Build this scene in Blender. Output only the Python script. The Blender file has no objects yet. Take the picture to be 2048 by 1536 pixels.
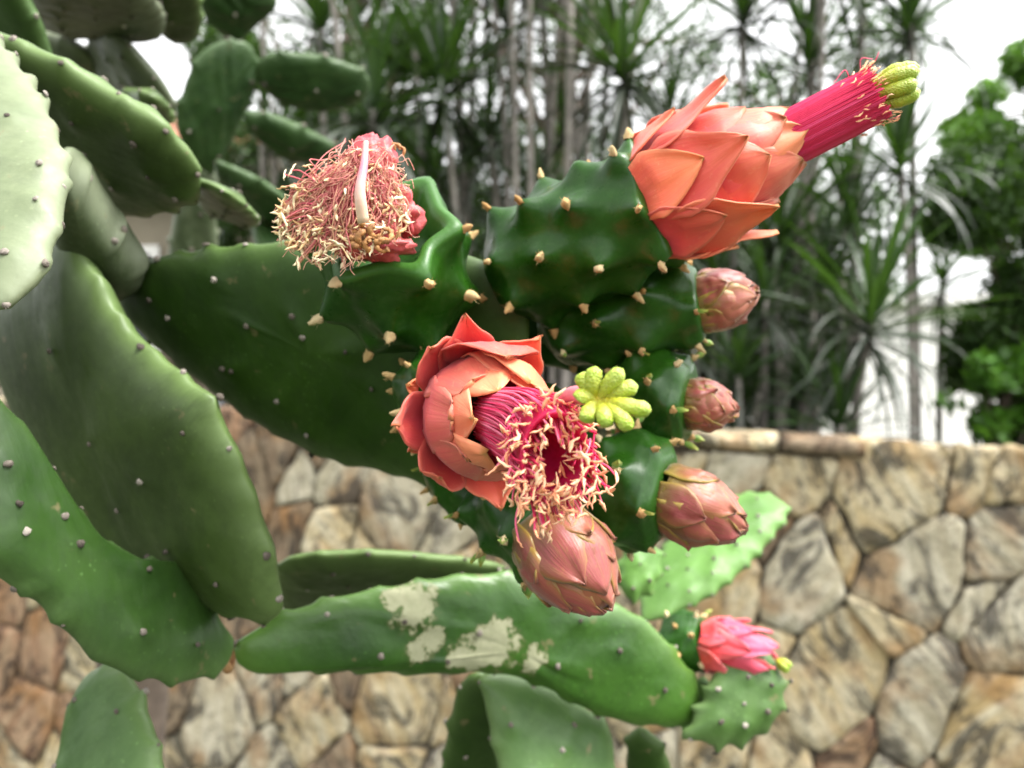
import bpy, math, random
import numpy as np
from mathutils import Vector, Matrix, noise
R = math.radians
random.seed(7)

# ------------------------------------------------------------------ camera, sky, sun, exposure
scn = bpy.context.scene
COL = scn.collection
F = 1607.4                                   # focal length in pixels of the 2048 px wide photograph
CAM = Vector((0.0, 0.0, 1.70))
cam_data = bpy.data.cameras.new('camera')
cam = bpy.data.objects.new('camera', cam_data)
COL.objects.link(cam)
cam.location = CAM
cam.rotation_euler = (R(90), 0, 0)
cam_data.sensor_width = 36.0
cam_data.lens = 36.0 * F / 2048.0
cam_data.clip_start = 0.01
cam_data.clip_end = 400.0
cam_data.dof.use_dof = True
cam_data.dof.focus_distance = 0.142
cam_data.dof.aperture_fstop = cam_data.lens / 1.5
cam_data.dof.aperture_blades = 0
scn.camera = cam

world = bpy.data.worlds.new('World')
scn.world = world
world.use_nodes = True
wn, wl = world.node_tree.nodes, world.node_tree.links
wn.clear()
sky = wn.new('ShaderNodeTexSky'); sky.sky_type = 'NISHITA'; sky.sun_disc = False
SUN_EL, SUN_AZ = 62.0, 108.0                  # azimuth measured from +Y (view direction) towards +X
sky.sun_elevation = R(SUN_EL); sky.sun_rotation = R(SUN_AZ)
sky.air_density = 1.0; sky.dust_density = 4.0; sky.ozone_density = 1.0
hsv = wn.new('ShaderNodeHueSaturation'); hsv.inputs['Saturation'].default_value = 0.04
hsv.inputs['Value'].default_value = 1.7
bg = wn.new('ShaderNodeBackground'); bg.inputs['Strength'].default_value = 0.15
wo = wn.new('ShaderNodeOutputWorld')
wl.new(sky.outputs[0], hsv.inputs['Color']); wl.new(hsv.outputs[0], bg.inputs['Color']); wl.new(bg.outputs[0], wo.inputs[0])

sd = bpy.data.lights.new('sun', 'SUN'); sd.energy = 1.8; sd.angle = R(22); sd.color = (1.0, 0.96, 0.9)
sun = bpy.data.objects.new('sun', sd); COL.objects.link(sun)
sv = Vector((math.sin(R(SUN_AZ)) * math.cos(R(SUN_EL)), math.cos(R(SUN_AZ)) * math.cos(R(SUN_EL)), math.sin(R(SUN_EL))))
sun.rotation_euler = sv.to_track_quat('Z', 'Y').to_euler()
sun.location = (0, 0, 6)

scn.view_settings.view_transform = 'Standard'
scn.view_settings.look = 'None'
scn.view_settings.exposure = 1.35
scn.view_settings.gamma = 1.0
scn.view_settings.use_curve_mapping = False
scn.render.engine = 'CYCLES'
scn.cycles.use_denoising = True
scn.cycles.max_bounces = 7
scn.cycles.diffuse_bounces = 3
scn.cycles.glossy_bounces = 3
scn.cycles.transmission_bounces = 4
scn.cycles.sample_clamp_indirect = 8.0

# ------------------------------------------------------------------ helpers
def P(px, py, d):
    """point of the place seen at photo pixel (px, py), d metres deep (camera is level, looks along +Y)"""
    return Vector(((px - 1024.0) / F * d, d, CAM.z - (py - 768.0) / F * d))
def mm(px, d): return px * d / F

WLOC = {}
def tag(o, label=None, cat=None, group=None, kind=None):
    if label: o['label'] = label
    if cat: o['category'] = cat
    if group: o['group'] = group
    if kind: o['kind'] = kind
    return o
def empty(name, loc, label=None, cat=None, group=None):
    o = bpy.data.objects.new(name, None); COL.objects.link(o)
    o.location = loc; o.empty_display_size = 0.05
    WLOC[o.name] = Vector(loc)
    return tag(o, label, cat, group)
def place(o, name, origin, parent):
    COL.objects.link(o)
    origin = Vector(origin)
    if parent is not None:
        o.parent = parent
        o.location = origin - WLOC[parent.name]
    else:
        o.location = origin
    WLOC[o.name] = origin
    return o
def mesh_from(name, V, Fc, mat, smooth=True, attrs=None):
    me = bpy.data.meshes.new(name)
    me.from_pydata([tuple(v) for v in V], [], Fc)
    if smooth: me.polygons.foreach_set('use_smooth', [True] * len(me.polygons))
    if attrs:
        for k, vals in attrs.items():
            a = me.attributes.new(k, 'FLOAT', 'POINT'); a.data.foreach_set('value', vals)
    if mat: me.materials.append(mat)
    me.update()
    return me
def obj(name, V, Fc, mat, parent=None, origin=None, smooth=True, attrs=None):
    """V in world coordinates"""
    if origin is None:
        origin = sum((Vector(v) for v in V), Vector()) / len(V)
    origin = Vector(origin)
    me = mesh_from(name, [Vector(v) - origin for v in V], Fc, mat, smooth, attrs)
    o = bpy.data.objects.new(name, me)
    return place(o, name, origin, parent)
def inst(name, me, origin, parent, rot=None, scale=None):
    o = bpy.data.objects.new(name, me)
    place(o, name, origin, parent)
    if rot is not None:
        o.rotation_mode = 'QUATERNION'; o.rotation_quaternion = rot
    if scale is not None: o.scale = scale if hasattr(scale, '__len__') else (scale,) * 3
    return o
def grid_faces(nu, nv, closed_v=False, off=0):
    f = []
    for i in range(nu - 1):
        for j in range(nv if closed_v else nv - 1):
            k = (j + 1) % nv
            f.append((off + i * nv + j, off + i * nv + k, off + (i + 1) * nv + k, off + (i + 1) * nv + j))
    return f
def frame(w, ref=Vector((1, 0, 0))):
    """w axis, u near ref, v = w x u"""
    w = w.normalized()
    u = (ref - w * ref.dot(w))
    if u.length < 1e-3: u = Vector((0, 0, 1)) - w * w.z
    u.normalize()
    return w, u, w.cross(u)
def tube(pts, radii, n=6, cap=True):
    V, Fc = [], []
    N = len(pts)
    prev = None
    for i, p in enumerate(pts):
        p = Vector(p)
        t = (Vector(pts[min(i + 1, N - 1)]) - Vector(pts[max(i - 1, 0)]))
        if t.length < 1e-9: t = Vector((0, 0, 1))
        w, u, v = frame(t, prev if prev is not None else Vector((0.9, 0.3, 0.2)))
        prev = u
        for j in range(n):
            a = 2 * math.pi * j / n
            V.append(p + (u * math.cos(a) + v * math.sin(a)) * radii[i])
    Fc = grid_faces(N, n, True)
    if cap:
        V.append(Vector(pts[0])); V.append(Vector(pts[-1]))
        a, b = len(V) - 2, len(V) - 1
        for j in range(n):
            Fc.append((a, (j + 1) % n, j)); Fc.append((b, (N - 1) * n + j, (N - 1) * n + (j + 1) % n))
    return V, Fc
def join(parts):
    V, Fc = [], []
    for v, f in parts:
        o = len(V); V += list(v); Fc += [tuple(i + o for i in q) for q in f]
    return V, Fc
def lerp(a, b, t): return a + (b - a) * t
def interp(tab, t):
    if t <= tab[0][0]: return tab[0][1]
    for (a, x), (b, y) in zip(tab, tab[1:]):
        if t <= b:
            k = (t - a) / (b - a); k = k * k * (3 - 2 * k) * 0.5 + k * 0.5
            return x + (y - x) * k
    return tab[-1][1]
def curve3(pts, t):
    """smooth curve through the points (Catmull-Rom)"""
    n = len(pts) - 1
    x = min(max(t, 0), 0.99999) * n; i = int(x); k = x - i
    p1, p2 = pts[i], pts[i + 1]
    p0 = pts[i - 1] if i > 0 else p1 * 2 - p2
    p3 = pts[i + 2] if i + 2 <= n else p2 * 2 - p1
    return 0.5 * ((2 * p1) + (p2 - p0) * k + (2 * p0 - 5 * p1 + 4 * p2 - p3) * k * k + (3 * p1 - p0 - 3 * p2 + p3) * k ** 3)

# ------------------------------------------------------------------ materials
class NT:
    def __init__(s, name):
        s.m = bpy.data.materials.new(name); s.m.use_nodes = True
        s.n, s.l = s.m.node_tree.nodes, s.m.node_tree.links
        s.n.clear()
        s.out = s.n.new('ShaderNodeOutputMaterial')
        s.tc = s.n.new('ShaderNodeTexCoord')
    def add(s, t, **kw):
        n = s.n.new('ShaderNode' + t)
        for k, v in kw.items():
            if k in n.inputs: s.set(n.inputs[k], v)
            else: setattr(n, k, v)
        return n
    def set(s, sock, v):
        if hasattr(v, 'is_output'): s.l.new(v, sock)
        else: sock.default_value = v
    def noise(s, scale, detail=4, rough=0.55, vec=None, dist=0.0):
        n = s.add('TexNoise', Scale=scale, Detail=detail, Roughness=rough, Distortion=dist)
        s.l.new(vec or s.tc.outputs['Object'], n.inputs['Vector'])
        return n.outputs['Fac']
    def map(s, scale, vec=None, rot=(0, 0, 0)):
        n = s.add('Mapping'); n.inputs['Scale'].default_value = scale; n.inputs['Rotation'].default_value = rot
        s.l.new(vec or s.tc.outputs['Object'], n.inputs['Vector'])
        return n.outputs[0]
    def ramp(s, fac, stops, interp='LINEAR'):
        n = s.add('ValToRGB'); cr = n.color_ramp; cr.interpolation = interp
        while len(cr.elements) > 1: cr.elements.remove(cr.elements[-1])
        for i, (p, c) in enumerate(stops):
            e = cr.elements[0] if i == 0 else cr.elements.new(p)
            e.position = p; c = c if hasattr(c, '__len__') else (c, c, c)
            e.color = (c[0], c[1], c[2], 1)
        s.set(n.inputs[0], fac)
        return n.outputs[0]
    def mix(s, fac, a, b, mode='MIX'):
        n = s.n.new('ShaderNodeMix'); n.data_type = 'RGBA'; n.blend_type = mode
        def c(v): return v if hasattr(v, 'is_output') else (v[0], v[1], v[2], 1)
        s.set(n.inputs[0], fac); s.set(n.inputs[6], c(a)); s.set(n.inputs[7], c(b))
        return n.outputs[2]
    def math(s, op, a, b=0.0, clamp=False):
        n = s.add('Math', operation=op); n.use_clamp = clamp
        s.set(n.inputs[0], a); s.set(n.inputs[1], b)
        return n.outputs[0]
    def attr(s, name): 
        n = s.add('Attribute'); n.attribute_name = name
        return n.outputs['Fac']
    def bump(s, h, strength, dist):
        n = s.add('Bump', Strength=strength, Distance=dist); s.l.new(h, n.inputs['Height'])
        return n.outputs[0]
    def bsdf(s, col, rough=0.5, normal=None, spec=0.5, coat=0.0, coat_rough=0.1, sheen=0.0, trans=0.0, trans_col=None, sub=0.0, subr=0.003):
        b = s.add('BsdfPrincipled')
        s.set(b.inputs['Base Color'], col if hasattr(col, 'is_output') else (*col, 1))
        s.set(b.inputs['Roughness'], rough)
        b.inputs['Specular IOR Level'].default_value = spec
        b.inputs['Coat Weight'].default_value = coat; b.inputs['Coat Roughness'].default_value = coat_rough
        b.inputs['Sheen Weight'].default_value = sheen
        if sub:
            b.inputs['Subsurface Weight'].default_value = sub; b.inputs['Subsurface Radius'].default_value = (1, .5, .25)
            b.inputs['Subsurface Scale'].default_value = subr
        if normal is not None: s.l.new(normal, b.inputs['Normal'])
        if trans > 0:
            t = s.add('BsdfTranslucent'); tc = trans_col if trans_col is not None else col
            s.set(t.inputs['Color'], tc if hasattr(tc, 'is_output') else (*tc, 1))
            mx = s.add('MixShader'); mx.inputs[0].default_value = trans
            s.l.new(b.outputs[0], mx.inputs[1]); s.l.new(t.outputs[0], mx.inputs[2]); s.l.new(mx.outputs[0], s.out.inputs[0])
        else:
            s.l.new(b.outputs[0], s.out.inputs[0])
        return s.m

def pad_material(name, dark, light, rim, rough=0.42, spec=0.5, ridge=0.0, bloom=0.25):
    """cactus skin: mottled green, paler wax bloom, long faint ribs, small scars"""
    t = NT(name)
    n1 = t.noise(28, 3, 0.55)
    n2 = t.noise(220, 4, 0.6)
    mp = t.map((14, 60, 14), rot=(0.2, 0.5, 0.6))
    n3 = t.noise(3.0, 3, 0.5, vec=mp)
    col = t.ramp(n1, [(0.3, dark), (0.7, light)])
    col = t.mix(t.math('MULTIPLY', t.ramp(n3, [(0.42, 0), (0.72, 1)]), 0.45), col, light)
    col = t.mix(t.math('MULTIPLY', t.ramp(n2, [(0.45, 0), (0.75, 1)]), 0.35), col, tuple(c * 0.6 for c in dark))
    # wax bloom that thickens to the rim of the pad
    col = t.mix(t.math('MULTIPLY', t.math('POWER', t.attr('edge'), 9.0), 0.6), col, rim)
    col = t.mix(t.math('MULTIPLY', t.ramp(t.noise(60, 5, 0.65), [(0.45, 0), (0.8, 1)]), bloom), col, rim)
    sp = t.ramp(t.noise(130, 3, 0.6), [(0.66, 0), (0.72, 1)])
    col = t.mix(t.math('MULTIPLY', sp, 0.6), col, (0.15, 0.12, 0.06))
    vo = t.add('TexVoronoi', Scale=420.0); t.l.new(t.tc.outputs['Object'], vo.inputs['Vector'])
    pit = t.ramp(vo.outputs['Distance'], [(0.10, 1), (0.22, 0)])
    col = t.mix(t.math('MULTIPLY', pit, t.math('MULTIPLY', t.ramp(t.noise(45, 3, 0.6), [(0.45, 0), (0.65, 1)]), 0.45)), col, tuple(min(1, c * 2.2 + .03) for c in light))
    col = t.mix(t.math('MULTIPLY', t.ramp(t.noise(18, 6, 0.75, dist=1.0), [(0.50, 0), (0.62, 1)]), 0.30), col, tuple(c * 0.45 for c in dark))
    h = t.math('ADD', t.math('MULTIPLY', n3, 0.8), t.math('MULTIPLY', n2, 0.22))
    rg = t.ramp(n2, [(0.3, rough - 0.08), (0.7, rough + 0.1)])
    return t, col, rg, t.bump(h, 0.28 + ridge, 0.002), spec
def fin(p, **kw):
    t, col, rg, nb, spec = p
    return t.bsdf(col, rough=rg, normal=nb, spec=spec, **kw)

M = {}
M['pad_deep'] = fin(pad_material('skin_deep_green', (0.0105, 0.0310, 0.0036), (0.0255, 0.0640, 0.0062), (0.0990, 0.1584, 0.0462), 0.42, spec=.32, bloom=0.10))
M['pad_olive'] = fin(pad_material('skin_olive_green', (0.0155, 0.0310, 0.0045), (0.0340, 0.0620, 0.0095), (0.15, 0.225, 0.075), 0.46, spec=.3, bloom=0.14))
M['pad_pale'] = fin(pad_material('skin_pale_waxy_green', (0.0858, 0.1155, 0.0528), (0.1452, 0.1782, 0.0891), (0.1848, 0.2112, 0.1254), 0.5, bloom=0.5))
M['pad_grey'] = fin(pad_material('skin_grey_green', (0.0211, 0.0330, 0.0119), (0.0495, 0.0693, 0.0277), (0.1980, 0.2244, 0.1452), 0.5, spec=.3, bloom=0.35))
M['pad_mid'] = fin(pad_material('skin_mid_green', (0.0115, 0.0340, 0.0048), (0.0280, 0.0680, 0.0100), (0.10, 0.17, 0.055), 0.45, spec=.32, bloom=0.16))
M['pad_young'] = fin(pad_material('skin_young_green', (0.050, 0.125, 0.018), (0.092, 0.205, 0.035), (0.15, 0.27, 0.08), 0.45, spec=.3, bloom=0.16))
M['pad_light'] = fin(pad_material('skin_light_green', (0.028, 0.070, 0.013), (0.060, 0.125, 0.026), (0.14, 0.21, 0.08), 0.45, spec=.3, bloom=0.2))
M['pad_ridged'] = fin(pad_material('skin_ribbed_green', (0.0079, 0.0264, 0.0053), (0.0224, 0.0561, 0.0106), (0.0660, 0.1122, 0.0396), 0.48, spec=.3, ridge=0.8, bloom=0.2))
SCAR_SPOTS = []
def scar_material():
    t, col, rg, nb, spec = pad_material('skin_scarred_green', (0.0086, 0.0343, 0.0026), (0.0297, 0.0924, 0.0066), (0.1122, 0.2178, 0.0396), 0.36, ridge=0.25, bloom=0.12)
    nz = t.noise(210, 8, 0.74)
    acc = None
    for (c, r) in SCAR_SPOTS:
        vm = t.add('VectorMath', operation='DISTANCE'); t.l.new(t.tc.outputs['Object'], vm.inputs[0]); vm.inputs[1].default_value = c
        d = t.math('SUBTRACT', 1.0, t.math('DIVIDE', vm.outputs['Value'], r))
        acc = d if acc is None else t.math('MAXIMUM', acc, d)
    k = t.math('ADD', acc, t.math('MULTIPLY', t.math('SUBTRACT', nz, 0.5), 2.6))
    brd = t.ramp(k, [(0.16, 0), (0.30, 1), (0.36, 1), (0.46, 0)])
    k = t.ramp(k, [(0.30, 0), (0.40, 1)])
    k = t.math('MULTIPLY', k, t.ramp(acc, [(0.0, 0), (0.06, 1)]))
    sc = t.mix(t.noise(500, 4, 0.7), (0.20, 0.21, 0.115), (0.34, 0.33, 0.22))
    col = t.mix(t.math('MULTIPLY', k, 0.9), col, sc)
    col = t.mix(t.math('MULTIPLY', t.math('MULTIPLY', brd, t.ramp(acc, [(0.0, 0), (0.06, 1)])), 0.35), col, (0.10, 0.09, 0.03))
    return t.bsdf(col, rough=t.mix(k, (0.38,) * 3, (0.8,) * 3), normal=nb, spec=0.45)

def ovary_material():
    t = NT('glossy_dark_green_ovary')
    n = t.noise(90, 3)
    e = t.attr('edge')
    col = t.ramp(n, [(0.3, (0.006, 0.032, 0.002)), (0.7, (0.016, 0.066, 0.004))])
    col = t.mix(t.math('MULTIPLY', t.math('POWER', e, 2.0), 0.55), col, (0.06, 0.17, 0.03))
    col = t.mix(t.math('MULTIPLY', t.ramp(t.noise(700, 3, 0.6), [(0.5, 0), (0.7, 1)]), 0.07), col, (0.12, 0.20, 0.08))
    h = t.math('ADD', t.noise(260, 4, 0.6), t.math('MULTIPLY', t.noise(1500, 2), 0.12))
    return t.bsdf(col, rough=t.ramp(t.noise(320, 3), [(0.3, 0.26), (0.7, 0.38)]), normal=t.bump(h, 0.12, 0.0012), spec=0.25)
M['ovary'] = ovary_material()
def petal_material(name, base, mid, tip, edge, edge_amt=0.4, trans=0.22, rough=0.42, vein=(0.75, 0.06, 0.10), vein_amt=0.25):
    t = NT(name)
    al, ac = t.attr('along'), t.attr('across')
    w = t.math('ADD', al, t.math('MULTIPLY', t.math('SUBTRACT', t.noise(160, 3), 0.5), 0.5))
    col = t.ramp(w, [(0.05, base), (0.5, mid), (0.95, tip)])
    # veins run lengthwise
    cb = t.add('CombineXYZ'); t.l.new(t.math('MULTIPLY', ac, 14.0), cb.inputs[0]); t.l.new(t.math('MULTIPLY', al, 1.6), cb.inputs[1])
    t.l.new(t.add('ObjectInfo').outputs['Random'], cb.inputs[2])
    vn = t.noise(1.4, 3, 0.6, vec=cb.outputs[0])
    col = t.mix(t.math('MULTIPLY', t.ramp(vn, [(0.45, 0), (0.7, 1)]), vein_amt), col, vein)
    ee = t.math('POWER', t.math('ABSOLUTE', ac), 5.0)
    col = t.mix(t.math('MULTIPLY', ee, edge_amt), col, edge)
    col = t.mix(t.ramp(al, [(0.93, 0), (0.985, 1)]), col, tuple(c * f for c, f in zip(tip, (.75, 1.1, .8))))
    col = t.mix(t.math('MULTIPLY', t.ramp(t.noise(900, 2), [(0.62, 0), (0.7, 1)]), 0.25), col, edge)
    oi = t.add('ObjectInfo')
    hs = t.add('HueSaturation'); t.l.new(col, hs.inputs['Color'])
    t.l.new(t.math('ADD', 0.488, t.math('MULTIPLY', oi.outputs['Random'], 0.024)), hs.inputs['Hue'])
    t.l.new(t.math('ADD', 0.85, t.math('MULTIPLY', oi.outputs['Random'], 0.3)), hs.inputs['Value'])
    h = t.math('ADD', vn, t.math('MULTIPLY', t.noise(1400, 3), 0.25))
    return t.bsdf(hs.outputs[0], rough=rough, normal=t.bump(h, 0.3, 0.0005), spec=0.4, trans=trans, sheen=0.15)
M['petal'] = petal_material('coral_petal', (0.68, 0.040, 0.060), (0.78, 0.115, 0.075), (0.80, 0.195, 0.090), (0.82, 0.32, 0.17), rough=.42)
M['petal_in'] = petal_material('inner_coral_petal', (0.74, 0.055, 0.105), (0.80, 0.14, 0.105), (0.82, 0.25, 0.13), (0.86, 0.38, 0.22), trans=0.28, rough=.4)
M['bud'] = petal_material('dusty_pink_bud_scale', (0.12, 0.075, 0.012), (0.24, 0.048, 0.042), (0.31, 0.075, 0.058), (0.26, 0.20, 0.025), edge_amt=0.85, trans=0.08, rough=0.32, vein=(0.20, 0.13, 0.025), vein_amt=0.45)
M['pinkred'] = petal_material('pink_red_petal', (0.70, 0.05, 0.07), (0.75, 0.07, 0.11), (0.78, 0.12, 0.20), (0.85, 0.35, 0.35), trans=0.25)
M['scale_green'] = petal_material('green_scale_leaf', (0.10, 0.26, 0.05), (0.20, 0.35, 0.06), (0.42, 0.42, 0.08), (0.45, 0.42, 0.10), trans=0.15, vein=(0.1, 0.2, 0.04))
def simple(name, a, b, scale=200, rough=0.6, bump=0.3, bd=0.0005, **kw):
    t = NT(name); n = t.noise(scale, 4, 0.6)
    return t.bsdf(t.ramp(n, [(0.3, a), (0.7, b)]), rough=rough, normal=t.bump(n, bump, bd), **kw)
def rnd_mat(name, stops, rough=0.6, bscale=800, trans=0.0, bd=0.0003, bstr=0.4, spec=0.4):
    t = NT(name); oi = t.add('ObjectInfo')
    n = t.noise(bscale, 3, 0.6)
    f = t.math('ADD', t.math('MULTIPLY', oi.outputs['Random'], 0.75), t.math('MULTIPLY', n, 0.3))
    return t.bsdf(t.ramp(f, stops), rough=rough, normal=t.bump(n, bstr, bd), trans=trans, spec=spec)
M['filament'] = rnd_mat('magenta_filament', [(0.1, (0.66, 0.015, 0.085)), (0.5, (0.82, 0.065, 0.18)), (0.95, (0.88, 0.24, 0.36))], rough=0.4, trans=0.2)
M['filament_dark'] = rnd_mat('crimson_filament', [(0.1, (0.56, 0.012, 0.06)), (0.6, (0.68, 0.025, 0.11)), (0.95, (0.78, 0.07, 0.20))], rough=0.42, trans=0.12)
M['filament_dry'] = rnd_mat('dried_filament', [(0.1, (0.56, 0.09, 0.13)), (0.4, (0.68, 0.27, 0.22)), (0.6, (0.66, 0.38, 0.22)), (0.8, (0.64, 0.22, 0.19)), (0.95, (0.55, 0.04, 0.11))], rough=0.6, trans=0.15)
M['filament_mat'] = simple('matted_pink_threads', (0.56, 0.16, 0.15), (0.76, 0.52, 0.34), 420, .6, .2)
M['anther'] = rnd_mat('salmon_anther', [(0.1, (0.76, 0.30, 0.15)), (0.5, (0.84, 0.43, 0.24)), (0.95, (0.88, 0.58, 0.37))], rough=0.7, bscale=1500, bstr=0.7)
M['anther_dry'] = rnd_mat('cream_anther', [(0.1, (0.62, 0.36, 0.16)), (0.4, (0.78, 0.60, 0.34)), (0.95, (0.86, 0.78, 0.54))], rough=0.75, bscale=1500, bstr=0.7)
M['throat'] = simple('magenta_throat', (0.66, 0.010, 0.085), (0.80, 0.03, 0.16), 500, 0.45, trans=.4)
M['wilted'] = simple('wilted_red_petal', (0.34, 0.025, 0.045), (0.66, 0.15, 0.14), 240, 0.55, 0.6, 0.001, trans=0.1)
M['withered'] = simple('withered_brown_tissue', (0.14, 0.05, 0.018), (0.50, 0.25, 0.08), 500, 0.7, 0.6, 0.0006)
def style_mat():
    t = NT('pale_style'); al = t.attr('along')
    return t.bsdf(t.ramp(al, [(0.0, (0.60, 0.24, 0.20)), (0.4, (0.58, 0.14, 0.20)), (0.7, (0.62, 0.40, 0.32)), (1.0, (0.62, 0.48, 0.32))]), rough=0.5, normal=t.bump(t.noise(800, 3), 0.25, 0.0004), sub=0.2, subr=0.001)
M['style'] = style_mat()
def stigma_mat():
    t = NT('yellow_green_stigma')
    v = t.add('TexVoronoi', Scale=2600.0); t.l.new(t.tc.outputs['Object'], v.inputs['Vector'])
    g = t.attr('along')
    col = t.ramp(g, [(0.0, (0.56, 0.40, 0.012)), (0.35, (0.38, 0.40, 0.02)), (1.0, (0.28, 0.42, 0.04))])
    col = t.mix(t.math('MULTIPLY', t.ramp(t.noise(500, 3), [(0.4, 0), (0.65, 1)]), 0.4), col, (0.48, 0.54, 0.16))
    h = t.math('SUBTRACT', 1.0, v.outputs['Distance'])
    return t.bsdf(col, rough=0.42, normal=t.bump(h, 0.55, 0.0004), spec=0.5, sub=0.25, subr=0.001)
M['stigma'] = stigma_mat()
M['areole'] = rnd_mat('grey_felted_areole', [(0.1, (0.045, 0.036, 0.028)), (0.5, (0.12, 0.10, 0.08)), (0.8, (0.24, 0.21, 0.18)), (0.95, (0.40, 0.36, 0.31))], rough=0.9, bscale=2500)
M['tuft'] = rnd_mat('cream_areole_tuft', [(0.1, (0.45, 0.24, 0.08)), (0.5, (0.62, 0.42, 0.18)), (0.95, (0.75, 0.62, 0.36))], rough=0.85, bscale=2500, bstr=0.8)
M['cork'] = simple('corky_joint', (0.22, 0.09, 0.03), (0.45, 0.30, 0.14), 300, 0.85, 0.7, 0.001)
# background
def stone_mat(name, a, b, c, dark):
    t = NT(name); oi = t.add('ObjectInfo')
    vr = t.add('VectorRotate', rotation_type='EULER_XYZ'); t.l.new(t.tc.outputs['Object'], vr.inputs['Vector'])
    rr = t.add('CombineXYZ'); t.l.new(t.math('MULTIPLY', t.math('SUBTRACT', oi.outputs['Random'], 0.45), 1.6), rr.inputs[1]); t.l.new(rr.outputs[0], vr.inputs['Rotation'])
    off = t.add('VectorMath', operation='ADD'); t.l.new(vr.outputs[0], off.inputs[0])
    cb = t.add('CombineXYZ'); t.l.new(t.math('MULTIPLY', oi.outputs['Random'], 37.0), cb.inputs[0]); t.l.new(cb.outputs[0], off.inputs[1])
    st = t.map((24, 8, 4.2), vec=off.outputs[0])
    n1 = t.noise(1.0, 4, 0.6, vec=st, dist=0.5)
    n2 = t.noise(1.0, 8, 0.78, vec=t.map((11, 9, 6), vec=off.outputs[0]), dist=0.8)
    n3 = t.noise(5, 3, 0.5, vec=off.outputs[0])
    base = t.mix(t.ramp(oi.outputs['Random'], [(0.0, 0), (0.35, 0.35), (0.7, 0.6), (1, 1)]), a, b)
    col = t.mix(t.ramp(n1, [(0.4, 0), (0.62, 1)]), base, c)
    col = t.mix(t.math('MULTIPLY', t.ramp(n3, [(0.50, 0), (0.62, 1)]), 0.6), col, (0.33, 0.16, 0.05))
    col = t.mix(t.math('MULTIPLY', t.ramp(n2, [(0.495, 0), (0.57, 1)]), 0.85), col, dark)
    col = t.mix(t.math('MULTIPLY', t.ramp(t.noise(40, 5, 0.7, vec=off.outputs[0]), [(0.4, 0), (0.7, 1)]), 0.35), col, (0.12, 0.09, 0.06))
    h = t.math('ADD', t.math('MULTIPLY', n1, 1.2), t.noise(26, 6, 0.7, vec=off.outputs[0]))
    return t.bsdf(col, rough=0.85, normal=t.bump(h, 1.0, 0.024), spec=0.25)
M['stone'] = stone_mat('honey_flagstone', (0.45, 0.33, 0.155), (0.54, 0.43, 0.24), (0.60, 0.53, 0.37), (0.030, 0.03, 0.026))
M['stone_rust'] = stone_mat('rusty_flagstone', (0.30, 0.17, 0.095), (0.25, 0.14, 0.085), (0.42, 0.29, 0.18), (0.04, 0.025, 0.02))
M['stone_grey'] = stone_mat('pale_grey_flagstone', (0.48, 0.43, 0.30), (0.44, 0.38, 0.26), (0.60, 0.55, 0.42), (0.05, 0.045, 0.04))
M['stone_dark'] = stone_mat('weathered_dark_flagstone', (0.16, 0.11, 0.07), (0.20, 0.14, 0.09), (0.30, 0.23, 0.15), (0.02, 0.018, 0.016))
M['mortar'] = simple('dark_mossy_mortar', (0.018, 0.014, 0.010), (0.10, 0.08, 0.055), 18, 0.95, 0.8, 0.01)
M['bark'] = simple('pale_grey_bark', (0.10, 0.09, 0.08), (0.26, 0.235, 0.205), 16, 0.85, 0.7, 0.004)
M['bark_dark'] = simple('brown_bark', (0.05, 0.035, 0.025), (0.12, 0.09, 0.065), 22, 0.9, 0.8, 0.004)
def leaf_mat(name, stops, trans=0.3, rough=0.38, spec=0.5):
    t = NT(name); oi = t.add('ObjectInfo'); n = t.noise(9, 3)
    f = t.math('ADD', t.math('MULTIPLY', oi.outputs['Random'], 0.5), t.math('MULTIPLY', n, 0.6))
    c = t.ramp(f, stops)
    tcol = t.mix(0.5, c, (0.30, 0.50, 0.05), 'MULTIPLY')
    tcol = t.mix(0.5, c, (0.10, 0.22, 0.012))
    return t.bsdf(c, rough=rough, spec=spec, trans=trans, trans_col=tcol)
M['strap'] = leaf_mat('green_strap_leaf', [(0.1, (0.008, 0.022, 0.005)), (0.5, (0.018, 0.048, 0.009)), (0.95, (0.045, 0.10, 0.016))], 0.22)
M['strap_grey'] = leaf_mat('dull_grey_green_strap_leaf', [(0.1, (0.010, 0.016, 0.009)), (0.5, (0.028, 0.038, 0.024)), (0.95, (0.09, 0.10, 0.08))], 0.06, rough=0.4, spec=0.4)
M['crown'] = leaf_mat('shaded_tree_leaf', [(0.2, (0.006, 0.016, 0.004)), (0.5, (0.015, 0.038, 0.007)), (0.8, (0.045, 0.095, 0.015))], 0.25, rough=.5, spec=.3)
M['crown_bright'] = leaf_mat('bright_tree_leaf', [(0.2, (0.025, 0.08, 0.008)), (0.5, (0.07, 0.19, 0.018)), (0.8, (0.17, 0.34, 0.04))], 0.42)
M['ground'] = simple('mossy_soil', (0.018, 0.024, 0.010), (0.055, 0.070, 0.028), 6, 0.95, 0.8, 0.03)
M['render_white'] = simple('white_painted_render', (0.80, 0.78, 0.74), (0.86, 0.84, 0.80), 3, 0.85, 0.2, 0.002)
M['render_tan'] = simple('tan_painted_render', (0.22, 0.19, 0.14), (0.30, 0.26, 0.19), 3, 0.85, 0.3, 0.003)
M['tile'] = rnd_mat('terracotta_roof_tile', [(0.1, (0.26, 0.09, 0.05)), (0.5, (0.36, 0.14, 0.08)), (0.95, (0.42, 0.22, 0.14))], rough=0.8, bscale=20, bd=0.004)
M['pipe'] = simple('grey_plastic_pipe', (0.26, 0.28, 0.31), (0.32, 0.34, 0.37), 20, 0.5, 0.1, 0.001)
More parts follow.
